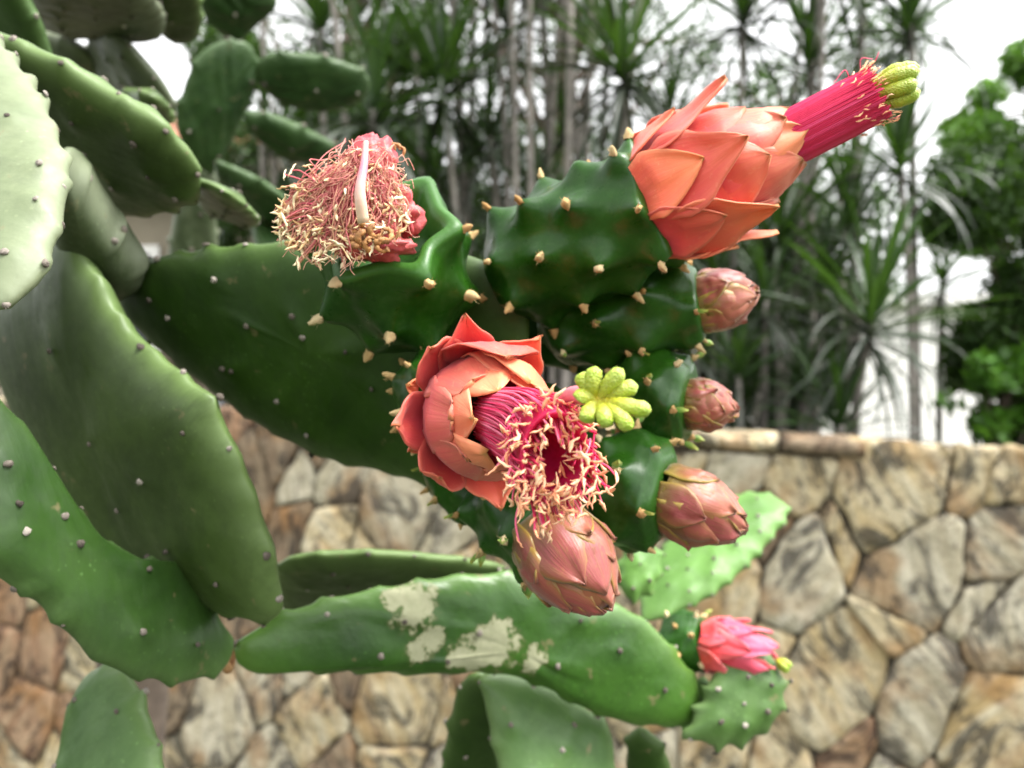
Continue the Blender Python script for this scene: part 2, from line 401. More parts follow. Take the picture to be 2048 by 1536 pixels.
M['timber'] = simple('pale_weathered_timber', (0.34, 0.28, 0.21), (0.45, 0.38, 0.30), 12, 0.8, 0.5, 0.003)
M['glass'] = simple('dark_window_glass', (0.02, 0.025, 0.03), (0.03, 0.035, 0.04), 2, 0.08, 0.0, 0.001)

# ------------------------------------------------------------------ ground
def ground():
    n = 60; V = []
    for i in range(n):
        for j in range(n):
            x = (i / (n - 1) - 0.5); y = (j / (n - 1) - 0.5)
            X = 240 * x * abs(x) * 2 + 0.0; Y = 240 * y * abs(y) * 2 + 2
            z = noise.noise(Vector((X * 0.6, Y * 0.6, 0))) * 0.05 if abs(X) + abs(Y) < 30 else 0
            V.append(Vector((X, Y, z)))
    o = obj('ground', V, grid_faces(n, n), M['ground'], origin=(0, 0, 0))
    tag(o, kind='structure')
ground()

# ------------------------------------------------------------------ stone wall
def box(x0, x1, y0, y1, z0, z1):
    V = [Vector((x, y, z)) for z in (z0, z1) for y in (y0, y1) for x in (x0, x1)]
    return V, [(0, 2, 3, 1), (4, 5, 7, 6), (0, 1, 5, 4), (2, 6, 7, 3), (0, 4, 6, 2), (1, 3, 7, 5)]
WL = P(200, 808, 2.95); WR = P(2048, 900, 2.0)
wdir = Vector((WR.x - WL.x, WR.y - WL.y, 0)); WLEN = wdir.length; wdir.normalize()
wn_ = Vector((wdir.y, -wdir.x, 0))           # towards the camera
if wn_.y > 0: wn_ = -wn_
W0 = Vector((WL.x, WL.y, 0))
def wp(s, z, out=0.0): return W0 + wdir * s + Vector((0, 0, z)) + wn_ * out
def wall_top(s): return lerp(WL.z, WR.z, s / WLEN)
def pix_wall(px, py):
    d = P(px, py, 1.0) - CAM
    k = (W0 - CAM).dot(wn_) / d.dot(wn_)
    q = CAM + d * k
    return ((q - W0).dot(wdir), q.z)
wall = empty('stone_wall', wp(WLEN / 2, 0), 'low garden wall of honey and grey crazy-laid stones behind the cactus', 'wall')
s_min, s_max = -1.3, WLEN + 0.9
V, Fc = [], []
for s in (s_min, s_max):
    for o_ in (-0.006, -0.30):
        V += [wp(s, -0.02, o_), wp(s, wall_top(s) - 0.012, o_)]
obj('mortar_core', V, [(0, 4, 5, 1), (2, 3, 7, 6), (1, 5, 7, 3), (0, 2, 6, 4), (0, 1, 3, 2), (4, 6, 7, 5)], M['mortar'], wall, smooth=False)
SE = [  # (px, py, material key) stones that can be told apart in the photograph
 (1460,955,'g'),(1600,975,'s'),(1800,965,'S'),(1920,950,'s'),(2010,965,'s'),(2085,960,'s'),
 (1600,1150,'G'),(1680,1085,'s'),(1757,1060,'g'),(1830,1130,'G'),(1905,1062,'d'),(1985,1085,'g'),(2050,1050,'d'),(1530,1080,'d'),
 (1960,1185,'g'),(1790,1210,'s'),(2030,1270,'G'),(1665,1365,'S'),(1840,1410,'G'),
 (1980,1450,'S'),(2070,1430,'d'),(1700,1470,'r'),(1560,1500,'s'),(1780,1520,'g'),(1900,1530,'g'),
 (1450,1180,'S'),(1545,1275,'s'),(1430,1280,'s'),(1460,1090,'d'),
 (600,955,'g'),(678,965,'g'),(590,1050,'d'),(660,1065,'s'),(800,1000,'G'),(900,1060,'g'),(500,975,'d'),(560,905,'d'),(450,840,'r'),(640,900,'d'),(740,1080,'s'),
 (440,1440,'G'),(630,1440,'s'),(800,1400,'S'),(780,1510,'s'),(895,1410,'s'),(690,1370,'d'),(1290,1390,'s'),(1430,1500,'s'),(1180,1500,'g'),(1050,1450,'s'),
 (100,1290,'r'),(60,1440,'r'),(220,1500,'r'),(210,1230,'d'),(20,1180,'r'),(350,1280,'s'),(250,1380,'s'),
 (500,1200,'d'),(620,1180,'s'),(760,1170,'g'),(920,1190,'s'),(1060,1220,'s'),(1190,1270,'s'),(1320,1200,'s'),
 (1000,960,'s'),(1130,960,'g'),(1260,960,'s'),(1360,960,'s'),(1100,1080,'s'),(1240,1090,'d'),(1350,1070,'s')]
seeds = [(*pix_wall(a, b), k) for a, b, k in SE]
rs = random.Random(5)
z = 0.05
tries = 0
while tries < 6000:
    tries += 1
    s = rs.uniform(s_min, s_max); zz = rs.uniform(0.0, wall_top(s) - 0.03)
    if all(((s - q[0]) / 1.0) ** 2 + ((zz - q[1]) / 1.15) ** 2 > (0.165 if q[2] not in 'GS' else 0.23) ** 2 for q in seeds):
        seeds.append((s, zz, rs.choice('ssssgggdrso')))
SW = [random.Random(k * 7 + 1).uniform(-.005, .005) + (.011 if q[2] in 'GS' else 0) for k, q in enumerate(seeds)]
def clip(poly, mx, my, nx, ny):
    out = []
    for i in range(len(poly)):
        a, b = poly[i], poly[(i + 1) % len(poly)]
        da = (a[0] - mx) * nx + (a[1] - my) * ny; db = (b[0] - mx) * nx + (b[1] - my) * ny
        if da <= 0: out.append(a)
        if (da < 0 < db) or (db < 0 < da):
            k = da / (da - db); out.append((a[0] + (b[0] - a[0]) * k, a[1] + (b[1] - a[1]) * k))
    return out
def area_c(p):
    A = cx = cy = 0
    for i in range(len(p)):
        a, b = p[i], p[(i + 1) % len(p)]; c = a[0] * b[1] - b[0] * a[1]; A += c; cx += (a[0] + b[0]) * c; cy += (a[1] + b[1]) * c
    return abs(A / 2), (cx / (3 * A), cy / (3 * A)) if abs(A) > 1e-12 else p[0]
def resample(p, n):
    L = [0]
    for i in range(len(p)):
        a, b = p[i], p[(i + 1) % len(p)]; L.append(L[-1] + math.hypot(b[0] - a[0], b[1] - a[1]))
    out = []; k = 0
    for i in range(n):
        t = L[-1] * i / n
        while L[k + 1] < t: k += 1
        a, b = p[k], p[(k + 1) % len(p)]; f = (t - L[k]) / max(L[k + 1] - L[k], 1e-12)
        out.append((a[0] + (b[0] - a[0]) * f, a[1] + (b[1] - a[1]) * f))
    return out
MK = {'s': 'stone', 'S': 'stone', 'g': 'stone_grey', 'G': 'stone_grey', 'd': 'stone_dark', 'r': 'stone_rust', 'o': 'stone'}
COPE = 0.045
nst = 0
for i, (sx, sz, k) in enumerate(seeds):
    poly = [(sx - 0.5, -0.02), (sx + 0.5, -0.02), (sx + 0.5, 2.4), (sx - 0.5, 2.4)]
    top_cut = COPE if pix_wall(1400, 900)[0] - 0.9 < sx < pix_wall(1735, 900)[0] else -0.01
    poly = clip(poly, sx, wall_top(sx) - top_cut, 0.05, 1)
    for j, q in enumerate(seeds):
        if j == i: continue
        dx, dz = q[0] - sx, q[1] - sz
        if dx * dx + dz * dz > 0.7: continue
        ex, ez = dx - .25 * dz, dz / 1.45
        k_ = 0.5 + (SW[i] - SW[j]) / (2 * (ex * ex + ez * ez))
        poly = clip(poly, sx + dx * k_, sz + dz * k_, ex, -.25 * ex + ez / 1.45)
        if len(poly) < 3: break
    if len(poly) < 3: continue
    A, c = area_c(poly)
    if A < 0.0015: continue
    rr = random.Random(i * 13 + 3)
    size = math.sqrt(A); joint = 0.0015 + rr.random() * 0.005
    for _ in range(1):                       # round the corners a little
        q = []
        for a in range(len(poly)):
            p0, p1 = poly[a], poly[(a + 1) % len(poly)]
            q += [(p0[0] * .93 + p1[0] * .07, p0[1] * .93 + p1[1] * .07), (p0[0] * .07 + p1[0] * .93, p0[1] * .07 + p1[1] * .93)]
        poly = q
    poly = resample(poly, 34)
    out_h = 0.010 + rr.random() * 0.012; tiltx, tiltz = rr.uniform(-.05, .05), rr.uniform(-.05, .05)
    V = []; rings = [(1.0, -0.03, 0), (1.0, 0.70, 0), (0.975, 0.98, 0), (0.75, 1.0, 1), (0.38, 1.0, 1)]
    for (sc, hh, ins) in rings:
        for a, (x, zv) in enumerate(poly):
            dx, dz = x - c[0], zv - c[1]; L = math.hypot(dx, dz)
            nz = noise.noise(Vector((x * 16, zv * 16, i * 3.1))) * 0.012 + noise.noise(Vector((x * 45, zv * 45, i))) * 0.005
            k2 = sc * max(0.4 * L, L - joint + nz) / L
            X, Z = c[0] + dx * k2, c[1] + dz * k2
            h = out_h * hh + tiltx * dx * k2 + tiltz * dz * k2 if hh > 0 else -0.035
            if hh > 0: h += noise.noise(Vector((X * 14, Z * 14, i * 7.7))) * 0.006 + noise.noise(Vector((X * 40, Z * 15, i))) * 0.004
            V.append(wp(X, Z, h))
    V.append(wp(c[0], c[1], out_h))
    Fc = grid_faces(5, 34, True)
    Fc += [(4 * 34 + a, 4 * 34 + (a + 1) % 34, 5 * 34) for a in range(34)]
    obj('stone', V, Fc, M[MK[k]], wall)
    nst += 1
s = pix_wall(1400, 900)[0] - 0.9
rc = random.Random(2)
while s < pix_wall(1735, 900)[0] - 0.05:      # thin coping slabs on the left half of the wall
    L = rc.uniform(0.16, 0.26); e = min(s + L, pix_wall(1735, 900)[0])
    V = []
    for a in range(9):
        x = lerp(s + 0.006, e - 0.006, a / 8)
        for (o_, zz) in ((-0.29, -COPE + 0.004), (-0.29, 0), (-0.05, 0.006), (0.025, 0.002), (0.034, -0.012), (0.03, -COPE + 0.012), (0.01, -COPE + 0.004)):
            j = noise.noise(Vector((x * 20, o_ * 30, zz * 40 + s))) * 0.008
            V.append(wp(x, wall_top(x) + zz + j * 0.6, o_ + j))
    Fc = grid_faces(9, 7, True) + [tuple(range(7))[::-1], tuple(56 + q for q in range(7))]
    obj('coping_slab', V, Fc, M['stone_dark' if rc.random() < .5 else 'stone'], wall)
    s = e

# ------------------------------------------------------------------ houses behind
def white_house():
    h = empty('white_building', (3.6, 9.0, 0), 'plain white rendered building beyond the wall at the right', 'building')
    V, Fc = box(1.6, 9.5, 9.0, 14, -0.05, 2.58); obj('wall', V, Fc, M['render_white'], h, smooth=False)
    V, Fc = box(1.5, 9.6, 8.85, 14.1, 2.583, 2.70); obj('roof', V, Fc, M['render_white'], h, smooth=False)
white_house()
def tan_house():
    x0, x1, y = -4.2, -1.0, 6.4
    h = empty('tan_house', (-2.6, y, 0), 'tan house with terracotta tiled roof behind the cactus branches', 'house')
    V, Fc = box(x0, x1, y, y + 3, -0.05, 3.45); obj('wall', V, Fc, M['render_tan'], h, smooth=False)
    roof = []
    V, Fc = [], []
    def rp(x, t): return Vector((x, y - 0.35 + 1.9 * t, 3.42 + 0.85 * t))
    V = [rp(x0 - .3, 0), rp(x1 + .3, 0), rp(x1 + .3, 1), rp(x0 - .3, 1)]; V += [v - Vector((0, 0, 0.06)) for v in V]
    ro = obj('roof', V, [(0, 1, 2, 3), (7, 6, 5, 4), (0, 4, 5, 1), (1, 5, 6, 2), (2, 6, 7, 3), (3, 7, 4, 0)], M['timber'], h, smooth=False)
    # one tile, shared
    tv = []
    for a in range(2):
        for b in range(7):
            an = math.pi * b / 6
            tv.append(Vector((-math.cos(an) * 0.085, a * 0.30, math.sin(an) * 0.05 + (0.012 if a == 0 else 0))))
    tv += [v - Vector((0, 0, 0.012)) for v in tv]
    tf = grid_faces(2, 7) + grid_faces(2, 7, off=14)
    tme = mesh_from('tile', tv, tf, M['tile'])
    rt = Matrix.Rotation(math.atan2(0.85, 1.9), 3, 'X').to_quaternion()
    nx = int((x1 - x0 + .5) / 0.18)
    for a in range(nx):
        for b in range(7):
            inst('tile', tme, rp(x0 - .2 + a * 0.18, b / 7.0) + Vector((0, 0, 0.012)), ro, rt)
    V, Fc = box(x0 - .3, x1 + .3, y - .38, y - .355, 3.25, 3.43); obj('fascia', V, Fc, M['timber'], h, smooth=False)
    px = P(442, 480, y - 0.05)
    v, f = tube([Vector((px.x, y - 0.05, 0)), Vector((px.x, y - 0.05, 1.5)), Vector((px.x, y - 0.05, 3.24))], [0.03] * 3, 10)
    obj('drain_pipe', v, f, M['pipe'], h)
    wx = -3.3
    V, Fc = box(wx - .5, wx + .5, y - .035, y - .003, 1.8, 2.8); fr = obj('window', V, Fc, M['render_white'], h, smooth=False)
    V, Fc = box(wx - .43, wx + .43, y - .045, y - .037, 1.87, 2.73); obj('pane', V, Fc, M['glass'], fr, smooth=False)
tan_house()

# ------------------------------------------------------------------ leafy trees
def leaf_cloud(blobs, n, size, seed, aspect=2.4, droop=0.4):
    """n small leaf blades through the volume of some clumps, as numpy arrays"""
    rg = np.random.RandomState(seed)
    w = np.array([b[3] ** 2 for b in blobs]); w = w / w.sum()
    idx = rg.choice(len(blobs), n, p=w)
    C = np.array([b[:3] for b in blobs])[idx]; Rr = np.array([b[3] for b in blobs])[idx]
    d = rg.normal(size=(n, 3)); d /= np.linalg.norm(d, axis=1)[:, None]
    c = C + d * (Rr * rg.uniform(0.25, 1.0, n) ** 0.6)[:, None] * np.array([1, 1, 0.8])
    a = d * 0.6 + rg.normal(size=(n, 3)) * 0.7; a[:, 2] -= droop; a /= np.linalg.norm(a, axis=1)[:, None]
    b = np.cross(a, rg.normal(size=(n, 3))); b /= np.linalg.norm(b, axis=1)[:, None]
    nn = np.cross(a, b)
    L = (size * rg.uniform(0.6, 1.25, n))[:, None]; W = L / aspect
    v = np.stack([c - a * L * .5, c - b * W * .5 + nn * L * .05, c + a * L * .5 - nn * L * .12, c + b * W * .5 + nn * L * .05], 1).reshape(-1, 3)
    f = (np.arange(n)[:, None] * 4 + np.arange(4)[None, :])
    return v, f
def np_obj(name, v, f, mat, parent, origin):
    me = bpy.data.meshes.new(name)
    v = v - np.array(origin)
    me.vertices.add(len(v)); me.vertices.foreach_set('co', v.astype('f').ravel())
    k = f.shape[1]
    me.loops.add(f.size); me.loops.foreach_set('vertex_index', f.astype('i').ravel())
    me.polygons.add(len(f)); me.polygons.foreach_set('loop_start', np.arange(len(f), dtype='i') * k)
    me.update(calc_edges=True); me.materials.append(mat)
    o = bpy.data.objects.new(name, me)
    return place(o, name, origin, parent)
def tree(px, d, cy, rx, rz, nleaf, size, mat, bark, label, seed, name='leafy_tree', hole=0.0):
    rr = random.Random(seed)
    c = P(px, cy, d); base = Vector((c.x, c.y, 0))
    t = empty(name, base, label, 'tree', 'leafy trees beyond the wall')
    blobs = []
    parts = []
    pts = [base + Vector((0, 0, -0.05)), base + Vector((rr.uniform(-.1, .1), 0, c.z * 0.4)), c + Vector((0, 0, -rz * 0.3)), c + Vector((0.1, 0, rz * 0.6))]
    parts.append(tube([curve3(pts, k / 12) for k in range(13)], [0.09 * (1 - 0.8 * k / 12) * (rx / 1.2) + .008 for k in range(13)], 8))
    for k in range(26):
        a = rr.uniform(0, 2 * math.pi); e = rr.uniform(-0.9, 1); q = rr.uniform(0.4, 1.0)
        b = c + Vector((math.cos(a) * rx * q, math.sin(a) * rx * 0.7 * q, e * rz))
        blobs.append((b.x, b.y, b.z, rx * rr.uniform(0.22, 0.42)))
        s0 = curve3(pts, rr.uniform(0.4, 0.95))
        mid = (s0 + b) / 2 + Vector((0, 0, 0.1 * rx))
        parts.append(tube([curve3([s0, mid, b], j / 6) for j in range(7)], [0.025 * (1 - .8 * j / 6) * rx for j in range(7)], 5))
    v, f = join(parts); obj('trunk', v, f, bark, t)
    v, f = leaf_cloud(blobs, nleaf, size, seed)
    np_obj('crown', v, f, mat, t, tuple(c))
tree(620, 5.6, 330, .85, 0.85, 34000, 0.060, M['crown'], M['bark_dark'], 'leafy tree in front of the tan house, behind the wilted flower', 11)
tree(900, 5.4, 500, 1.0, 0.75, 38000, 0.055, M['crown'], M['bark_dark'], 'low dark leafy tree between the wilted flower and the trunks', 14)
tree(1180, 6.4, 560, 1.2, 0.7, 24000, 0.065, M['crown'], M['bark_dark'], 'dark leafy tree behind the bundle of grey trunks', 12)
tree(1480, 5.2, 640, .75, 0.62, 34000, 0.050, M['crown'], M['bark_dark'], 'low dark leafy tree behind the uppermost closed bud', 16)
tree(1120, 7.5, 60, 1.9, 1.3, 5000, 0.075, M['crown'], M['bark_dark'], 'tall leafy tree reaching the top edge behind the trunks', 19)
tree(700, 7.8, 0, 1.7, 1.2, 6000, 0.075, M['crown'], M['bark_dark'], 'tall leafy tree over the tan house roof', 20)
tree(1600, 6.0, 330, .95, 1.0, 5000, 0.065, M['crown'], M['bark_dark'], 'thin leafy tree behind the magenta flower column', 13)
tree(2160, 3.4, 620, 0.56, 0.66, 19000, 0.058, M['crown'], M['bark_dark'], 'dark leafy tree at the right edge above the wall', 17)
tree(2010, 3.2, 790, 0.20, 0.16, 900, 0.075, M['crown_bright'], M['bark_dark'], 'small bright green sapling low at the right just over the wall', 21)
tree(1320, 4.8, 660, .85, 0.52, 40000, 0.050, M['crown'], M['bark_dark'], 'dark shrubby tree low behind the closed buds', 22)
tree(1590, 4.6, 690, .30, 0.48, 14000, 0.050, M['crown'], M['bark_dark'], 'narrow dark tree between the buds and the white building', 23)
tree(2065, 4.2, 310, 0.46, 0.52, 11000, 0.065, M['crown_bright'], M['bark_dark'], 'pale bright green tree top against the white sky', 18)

# ------------------------------------------------------------------ dracaenas
def strap_mesh(name, L, W, arch, droop, mat, seed, n=9):
    rr = random.Random(seed); V = []
    x = z = 0.0; ang = arch
    tw = rr.uniform(-0.5, 0.5)
    for i in range(n):
        t = i / (n - 1)
        w = W * (0.75 + 0.5 * t) * (1 - t ** 3.0) ** 0.8 if t < 1 else 0
        cs, sn = math.cos(tw * t), math.sin(tw * t)
        for s_, zz in ((-1, 0.25), (0, 0), (1, 0.25)):
            V.append(Vector((x - zz * w * math.sin(ang), s_ * w * cs * .5, z + zz * w * math.cos(ang) + s_ * w * sn * .5)))
        x += math.cos(ang) * L / (n - 1); z += math.sin(ang) * L / (n - 1)
        ang -= droop / (n - 1) * (0.4 + 1.2 * t)
    return mesh_from(name, V, grid_faces(n, 3), mat)
STRAPS_UP = [strap_mesh('leaf', 0.48, 0.024, 0.0, 0.25 + 0.15 * k, M['strap'], k) for k in range(4)]
STRAPS_DN = [strap_mesh('leaf', 0.50, 0.022, 0.0, 0.7 + 0.3 * k, M['strap_grey'], 20 + k) for k in range(4)]
def dracaena(px, py, d, label, scale=1.0, n=56, lean=0.0, tr=0.020, seed=0):
    n = int(n * 1.3); tr *= .72
    rr = random.Random(seed)
    c = P(px, py, d)
    base = Vector((c.x + lean, c.y + rr.uniform(-.1, .2), 0))
    t = empty('dracaena', base, label, 'plant', 'dracaenas behind the stone wall')
    pts = [base + Vector((0, 0, -0.05)), lerp(base, c, 0.35) + Vector((lean * .15 + rr.uniform(-.05, .05), 0, 0)), lerp(base, c, 0.75) + Vector((rr.uniform(-.04, .04), 0, 0)), c]
    N = 16
    P_ = [curve3(pts, k / N) for k in range(N + 1)]
    v, f = tube(P_, [tr * (1.15 - 0.35 * k / N) * (1 + 0.10 * noise.noise(Vector((k * 1.7, seed, 0)))) for k in range(N + 1)], 8)
    obj('trunk', v, f, M['bark'], t)
    axis = (P_[-1] - P_[-3]).normalized()
    q0 = Vector((0, 0, 1)).rotation_difference(axis)
    for k in range(n):
        e = rr.random()
        el = R(lerp(-50, 85, e ** 0.8)); az = k * 2.39996 + rr.uniform(-.2, .2)
        me = rr.choice(STRAPS_UP if el > R(18 + rr.uniform(-15, 15)) else STRAPS_DN)
        m = Matrix.Rotation(az, 3, 'Z') @ Matrix.Rotation(-el, 3, 'Y') @ Matrix.Rotation(rr.uniform(-.3, .3), 3, 'X')
        q = q0 @ m.to_quaternion()
        inst('leaf', me, c - axis * (0.10 * (1 - e) * scale) + Vector((rr.uniform(-.01, .01),) * 3), t, q, scale * rr.uniform(0.75, 1.1))
DR = [
 (1245, 125, 3.1, 'dracaena with the broad star crown left of the orange flower', 1.05, 64, 0.05),
 (885, 165, 3.3, 'dracaena crown just right above the wilted flower', 1.0, 60, 0.1),
 (745, 215, 3.2, 'dracaena with upright green leaves directly over the wilted flower', 1.1, 52, 0.1),
 (1485, 20, 3.5, 'dracaena crown at the top edge above the orange flower', 1.0, 48, -0.1),
 (1822, 40, 3.4, 'dark dracaena crown against the white sky, above the yellow-green stigma', 0.95, 60, 0.06),
 (1800, 320, 3.0, 'dracaena crown just below the stigma of the magenta column', 0.8, 54, 0.15),
 (1742, 635, 2.75, 'large dark dracaena star crown in front of the white building', 0.95, 64, -0.06),
 (1680, 850, 2.75, 'lowest dracaena crown, resting just over the wall top', 0.75, 50, 0.0),
 (1010, 30, 3.8, 'dracaena crown at the top edge above the bundle of trunks', 1.0, 40, 0.1),
 (640, 45, 3.9, 'dracaena crown at the top edge beside the upper cactus pads', 1.0, 44, 0.1),
 (1130, 250, 4.0, 'dracaena crown half hidden among the pale grey trunks', 0.9, 36, 0.1),
 (1340, 235, 3.7, 'dracaena crown right behind the orange petal tip', 0.95, 44, -0.05),
 (1620, 120, 3.7, 'bright green upright dracaena crown above the magenta column', 1.0, 50, 0.0),
 (1555, 470, 3.3, 'drooping grey dracaena crown under the orange petals', 1.05, 60, -0.08),
 (930, 380, 3.9, 'small dracaena crown low between the two upper flowers', 0.85, 44, 0.0),
 (1440, 560, 3.8, 'shaded dracaena crown behind the uppermost closed bud', 0.9, 44, 0.0),
 (1560, 700, 3.4, 'dark dracaena crown between the buds and the star crown', 0.8, 44, 0.05),
 (1480, 800, 3.2, 'dark low dracaena crown above the coping slabs', 0.75, 36, 0.05),
 (1130, -120, 3.4, 'tall dracaena, its crown mostly above the picture over the trunks', 1.0, 44, -0.12),
 (1215, -60, 3.9, 'tall dracaena, its crown cut off at the top behind the broad star', 1.0, 36, -0.2),
 (970, -160, 3.4, 'tall dracaena, only its drooping leaves and trunk reach into view', 1.0, 40, 0.2),
 (1060, -200, 3.2, 'tall dracaena with the straightest pale trunk of the bundle', 1.0, 30, 0.03),
 (1300, -150, 3.6, 'tall dracaena with a slanting trunk behind the broad star crown', 1.0, 36, -0.45),
 (820, -90, 3.7, 'tall dracaena with upright leaves at the top edge, left of the trunks', 1.05, 44, 0.25),
 (1700, 330, 4.1, 'distant dracaena crown between the column and the white sky', 0.9, 44, 0.0),
 (1650, -110, 3.3, 'tall dracaena hanging into the top edge left of the dark crown', 1.0, 40, -0.2),
 (545, 260, 3.8, 'dracaena crown showing between the upper cactus pads', 0.9, 40, 0.1),
 (1390, 690, 3.0, 'shaded dracaena crown peeping out between the two upper buds', 0.6, 44, 0.0),
 (1530, 600, 3.0, 'dark dracaena crown just right of the uppermost bud', 0.65, 48, 0.03),
 (1610, 770, 3.0, 'small dark dracaena crown left of the lowest crown on the wall top', 0.6, 44, 0.02),
 (1475, 745, 2.9, 'dark dracaena crown right beside the small closed bud', 0.55, 40, 0.02),
 (1650, 560, 3.2, 'dark dracaena crown left above the large star crown', 0.75, 48, 0.0),
 (1700, 440, 3.2, 'spreading dracaena crown under the base of the magenta column', 0.85, 48, 0.0),
 (1070, 400, 3.5, 'small dark dracaena crown left of the glossy ovary of the tall flower', 0.7, 44, 0.0),
 (980, 260, 3.5, 'dark dracaena crown in front of the trunk bundle, midway up', 0.85, 44, 0.05),
 (870, 350, 3.4, 'dark dracaena crown touching the right rim of the wilted flower', 0.75, 44, 0.0),
 (1885, 560, 3.9, 'distant dracaena crown beside the bright leafy tree', 0.7, 36, 0.0),
]
for i, (px, py, d, lab, sc, n, lean) in enumerate(DR):
    dracaena(px, py, d, lab, sc, n, lean, 0.018 + 0.008 * ((i * 7) % 5) / 4, seed=100 + i)
# bare pale stems in the clump, crowns cut above the picture
rb = random.Random(77)
BARE = [(985, 30, 3.2, 0.10), (1045, 12, 3.3, -0.02), (1092, -20, 3.5, 0.02), (1155, -45, 3.3, -0.08), (1010, 60, 3.7, 0.16), (700, -60, 3.5, 0.05), (1120, 25, 3.1, 0.03),
 (940, -50, 3.6, 0), (1180, 60, 3.8, 0), (1070, -110, 3.9, 0), (1100, 130, 3.6, 0), (1500, 160, 3.7, 0), (1420, 210, 4.0, 0), (620, -90, 3.8, 0), (860, 90, 3.9, 0), (1640, 90, 3.6, 0), (1250, -60, 3.4, 0)]
WORDS = ['thinnest straight', 'knotted middle', 'palest', 'right leaning', 'crooked', 'lone far left', 'nearest straight', 'left leaning', 'far slanting', 'backward crossing', 'steeply crossing',
 'slanting right-hand', 'long diagonal', 'leftmost diagonal', 'shaded crossing', 'rightmost diagonal', 'upright outlying']
for i, (px, lx, d, lean) in enumerate(BARE):
    c = P(px + lx, -260, d); base = Vector((P(px, 700, d).x, c.y, 0))
    t = empty('bare_stem', base, WORDS[i] + ' bare grey dracaena stem standing behind the flowers', 'plant', 'bare dracaena stems in the clump')
    mid = lerp(base, c, 0.55) + Vector((rb.uniform(-.10, .10), 0, 0))
    v, f = tube([curve3([base - Vector((0, 0, .05)), mid, c], k / 14) for k in range(15)], [(.012 + .006 * ((i * 5) % 4) / 3) * (1 + .08 * noise.noise(Vector((k * 2.1, i, 1)))) for k in range(15)], 8)
    obj('trunk', v, f, M['bark'], t)
    for k in range(14):
        m = Matrix.Rotation(k * 2.4, 3, 'Z') @ Matrix.Rotation(-R(rb.uniform(-40, 80)), 3, 'Y')
        inst('leaf', rb.choice(STRAPS_UP), c, t, m.to_quaternion(), 0.9)
#PART2
# ================================================================== the flowering cactus
cactus = empty('prickly_pear_cactus', (-0.30, 0.34, 0.0), 'flowering prickly pear cactus with glossy ovaries, coral flowers and pink buds in front', 'cactus')
rear_cactus = empty('prickly_pear_cactus', (-0.55, 0.95, 0.0), 'ribbed green cactus without flowers, farther back at the upper left under the white sky', 'cactus')

def areole_mesh(name, mat, seed, tuft=False):
    rr = random.Random(seed); V, Fc = [], []
    nr, nc = (5, 8) if tuft else (4, 8)
    for i in range(nr):
        t = i / (nr - 1)
        r = math.cos(t * math.pi / 2 * 0.93) if not tuft else (1.0, .95, .78, .52, .26)[i]; z = (t * 2.2 if tuft else math.sin(t * math.pi / 2) * 0.55)
        for j in range(nc):
            a = 2 * math.pi * j / nc; k = 1 + (rr.uniform(-.22, .22) if not tuft else rr.uniform(-.35, .35))
            V.append(Vector((math.cos(a) * r * k, math.sin(a) * r * k * (0.8 if tuft else 1), z + rr.uniform(-.06, .06) - (0.25 if i == 0 else 0))))
    V.append(Vector((0, 0, V[-1].z + 0.05)))
    Fc = grid_faces(nr, nc, True) + [((nr - 1) * nc + j, (nr - 1) * nc + (j + 1) % nc, nr * nc) for j in range(nc)]
    for b in range(9 if tuft else 5):       # bristles
        a = rr.uniform(0, 6.28); e = rr.uniform(0.5, 1.4)
        d = Vector((math.cos(a) * math.cos(e), math.sin(a) * math.cos(e), math.sin(e)))
        s0 = d * 0.5; o = len(V); q = d.cross(Vector((0.3, 0.2, 1))).normalized() * 0.11
        L = rr.uniform(1.2, 1.9) if tuft else rr.uniform(0.9, 1.4)
        V += [s0 - q, s0 + q, d * L * (1.2 if tuft else 1)]; Fc.append((o, o + 1, o + 2))
    return mesh_from(name, V, Fc, mat)
AREOLES = [areole_mesh('areole', M['areole'], k) for k in range(4)]
TUFTS = [areole_mesh('areole', M['tuft'], 10 + k, True) for k in range(5)]
def put_areole(pos, nrm, r, parent, rr, tuft=False):
    if not tuft: r *= .85
    q = Vector((0, 0, 1)).rotation_difference(nrm.normalized())
    q = q @ Matrix.Rotation(rr.uniform(0, 6.28), 3, 'Z').to_quaternion()
    inst('areole', rr.choice(TUFTS if tuft else AREOLES), pos, parent, q, (lambda k: (r * k * rr.uniform(.85, 1.15), r * k * rr.uniform(.85, 1.15), r * k * rr.uniform(.7, 1.2)))(rr.uniform(.62, 1.12) if not tuft else rr.uniform(.8, 1.15)))

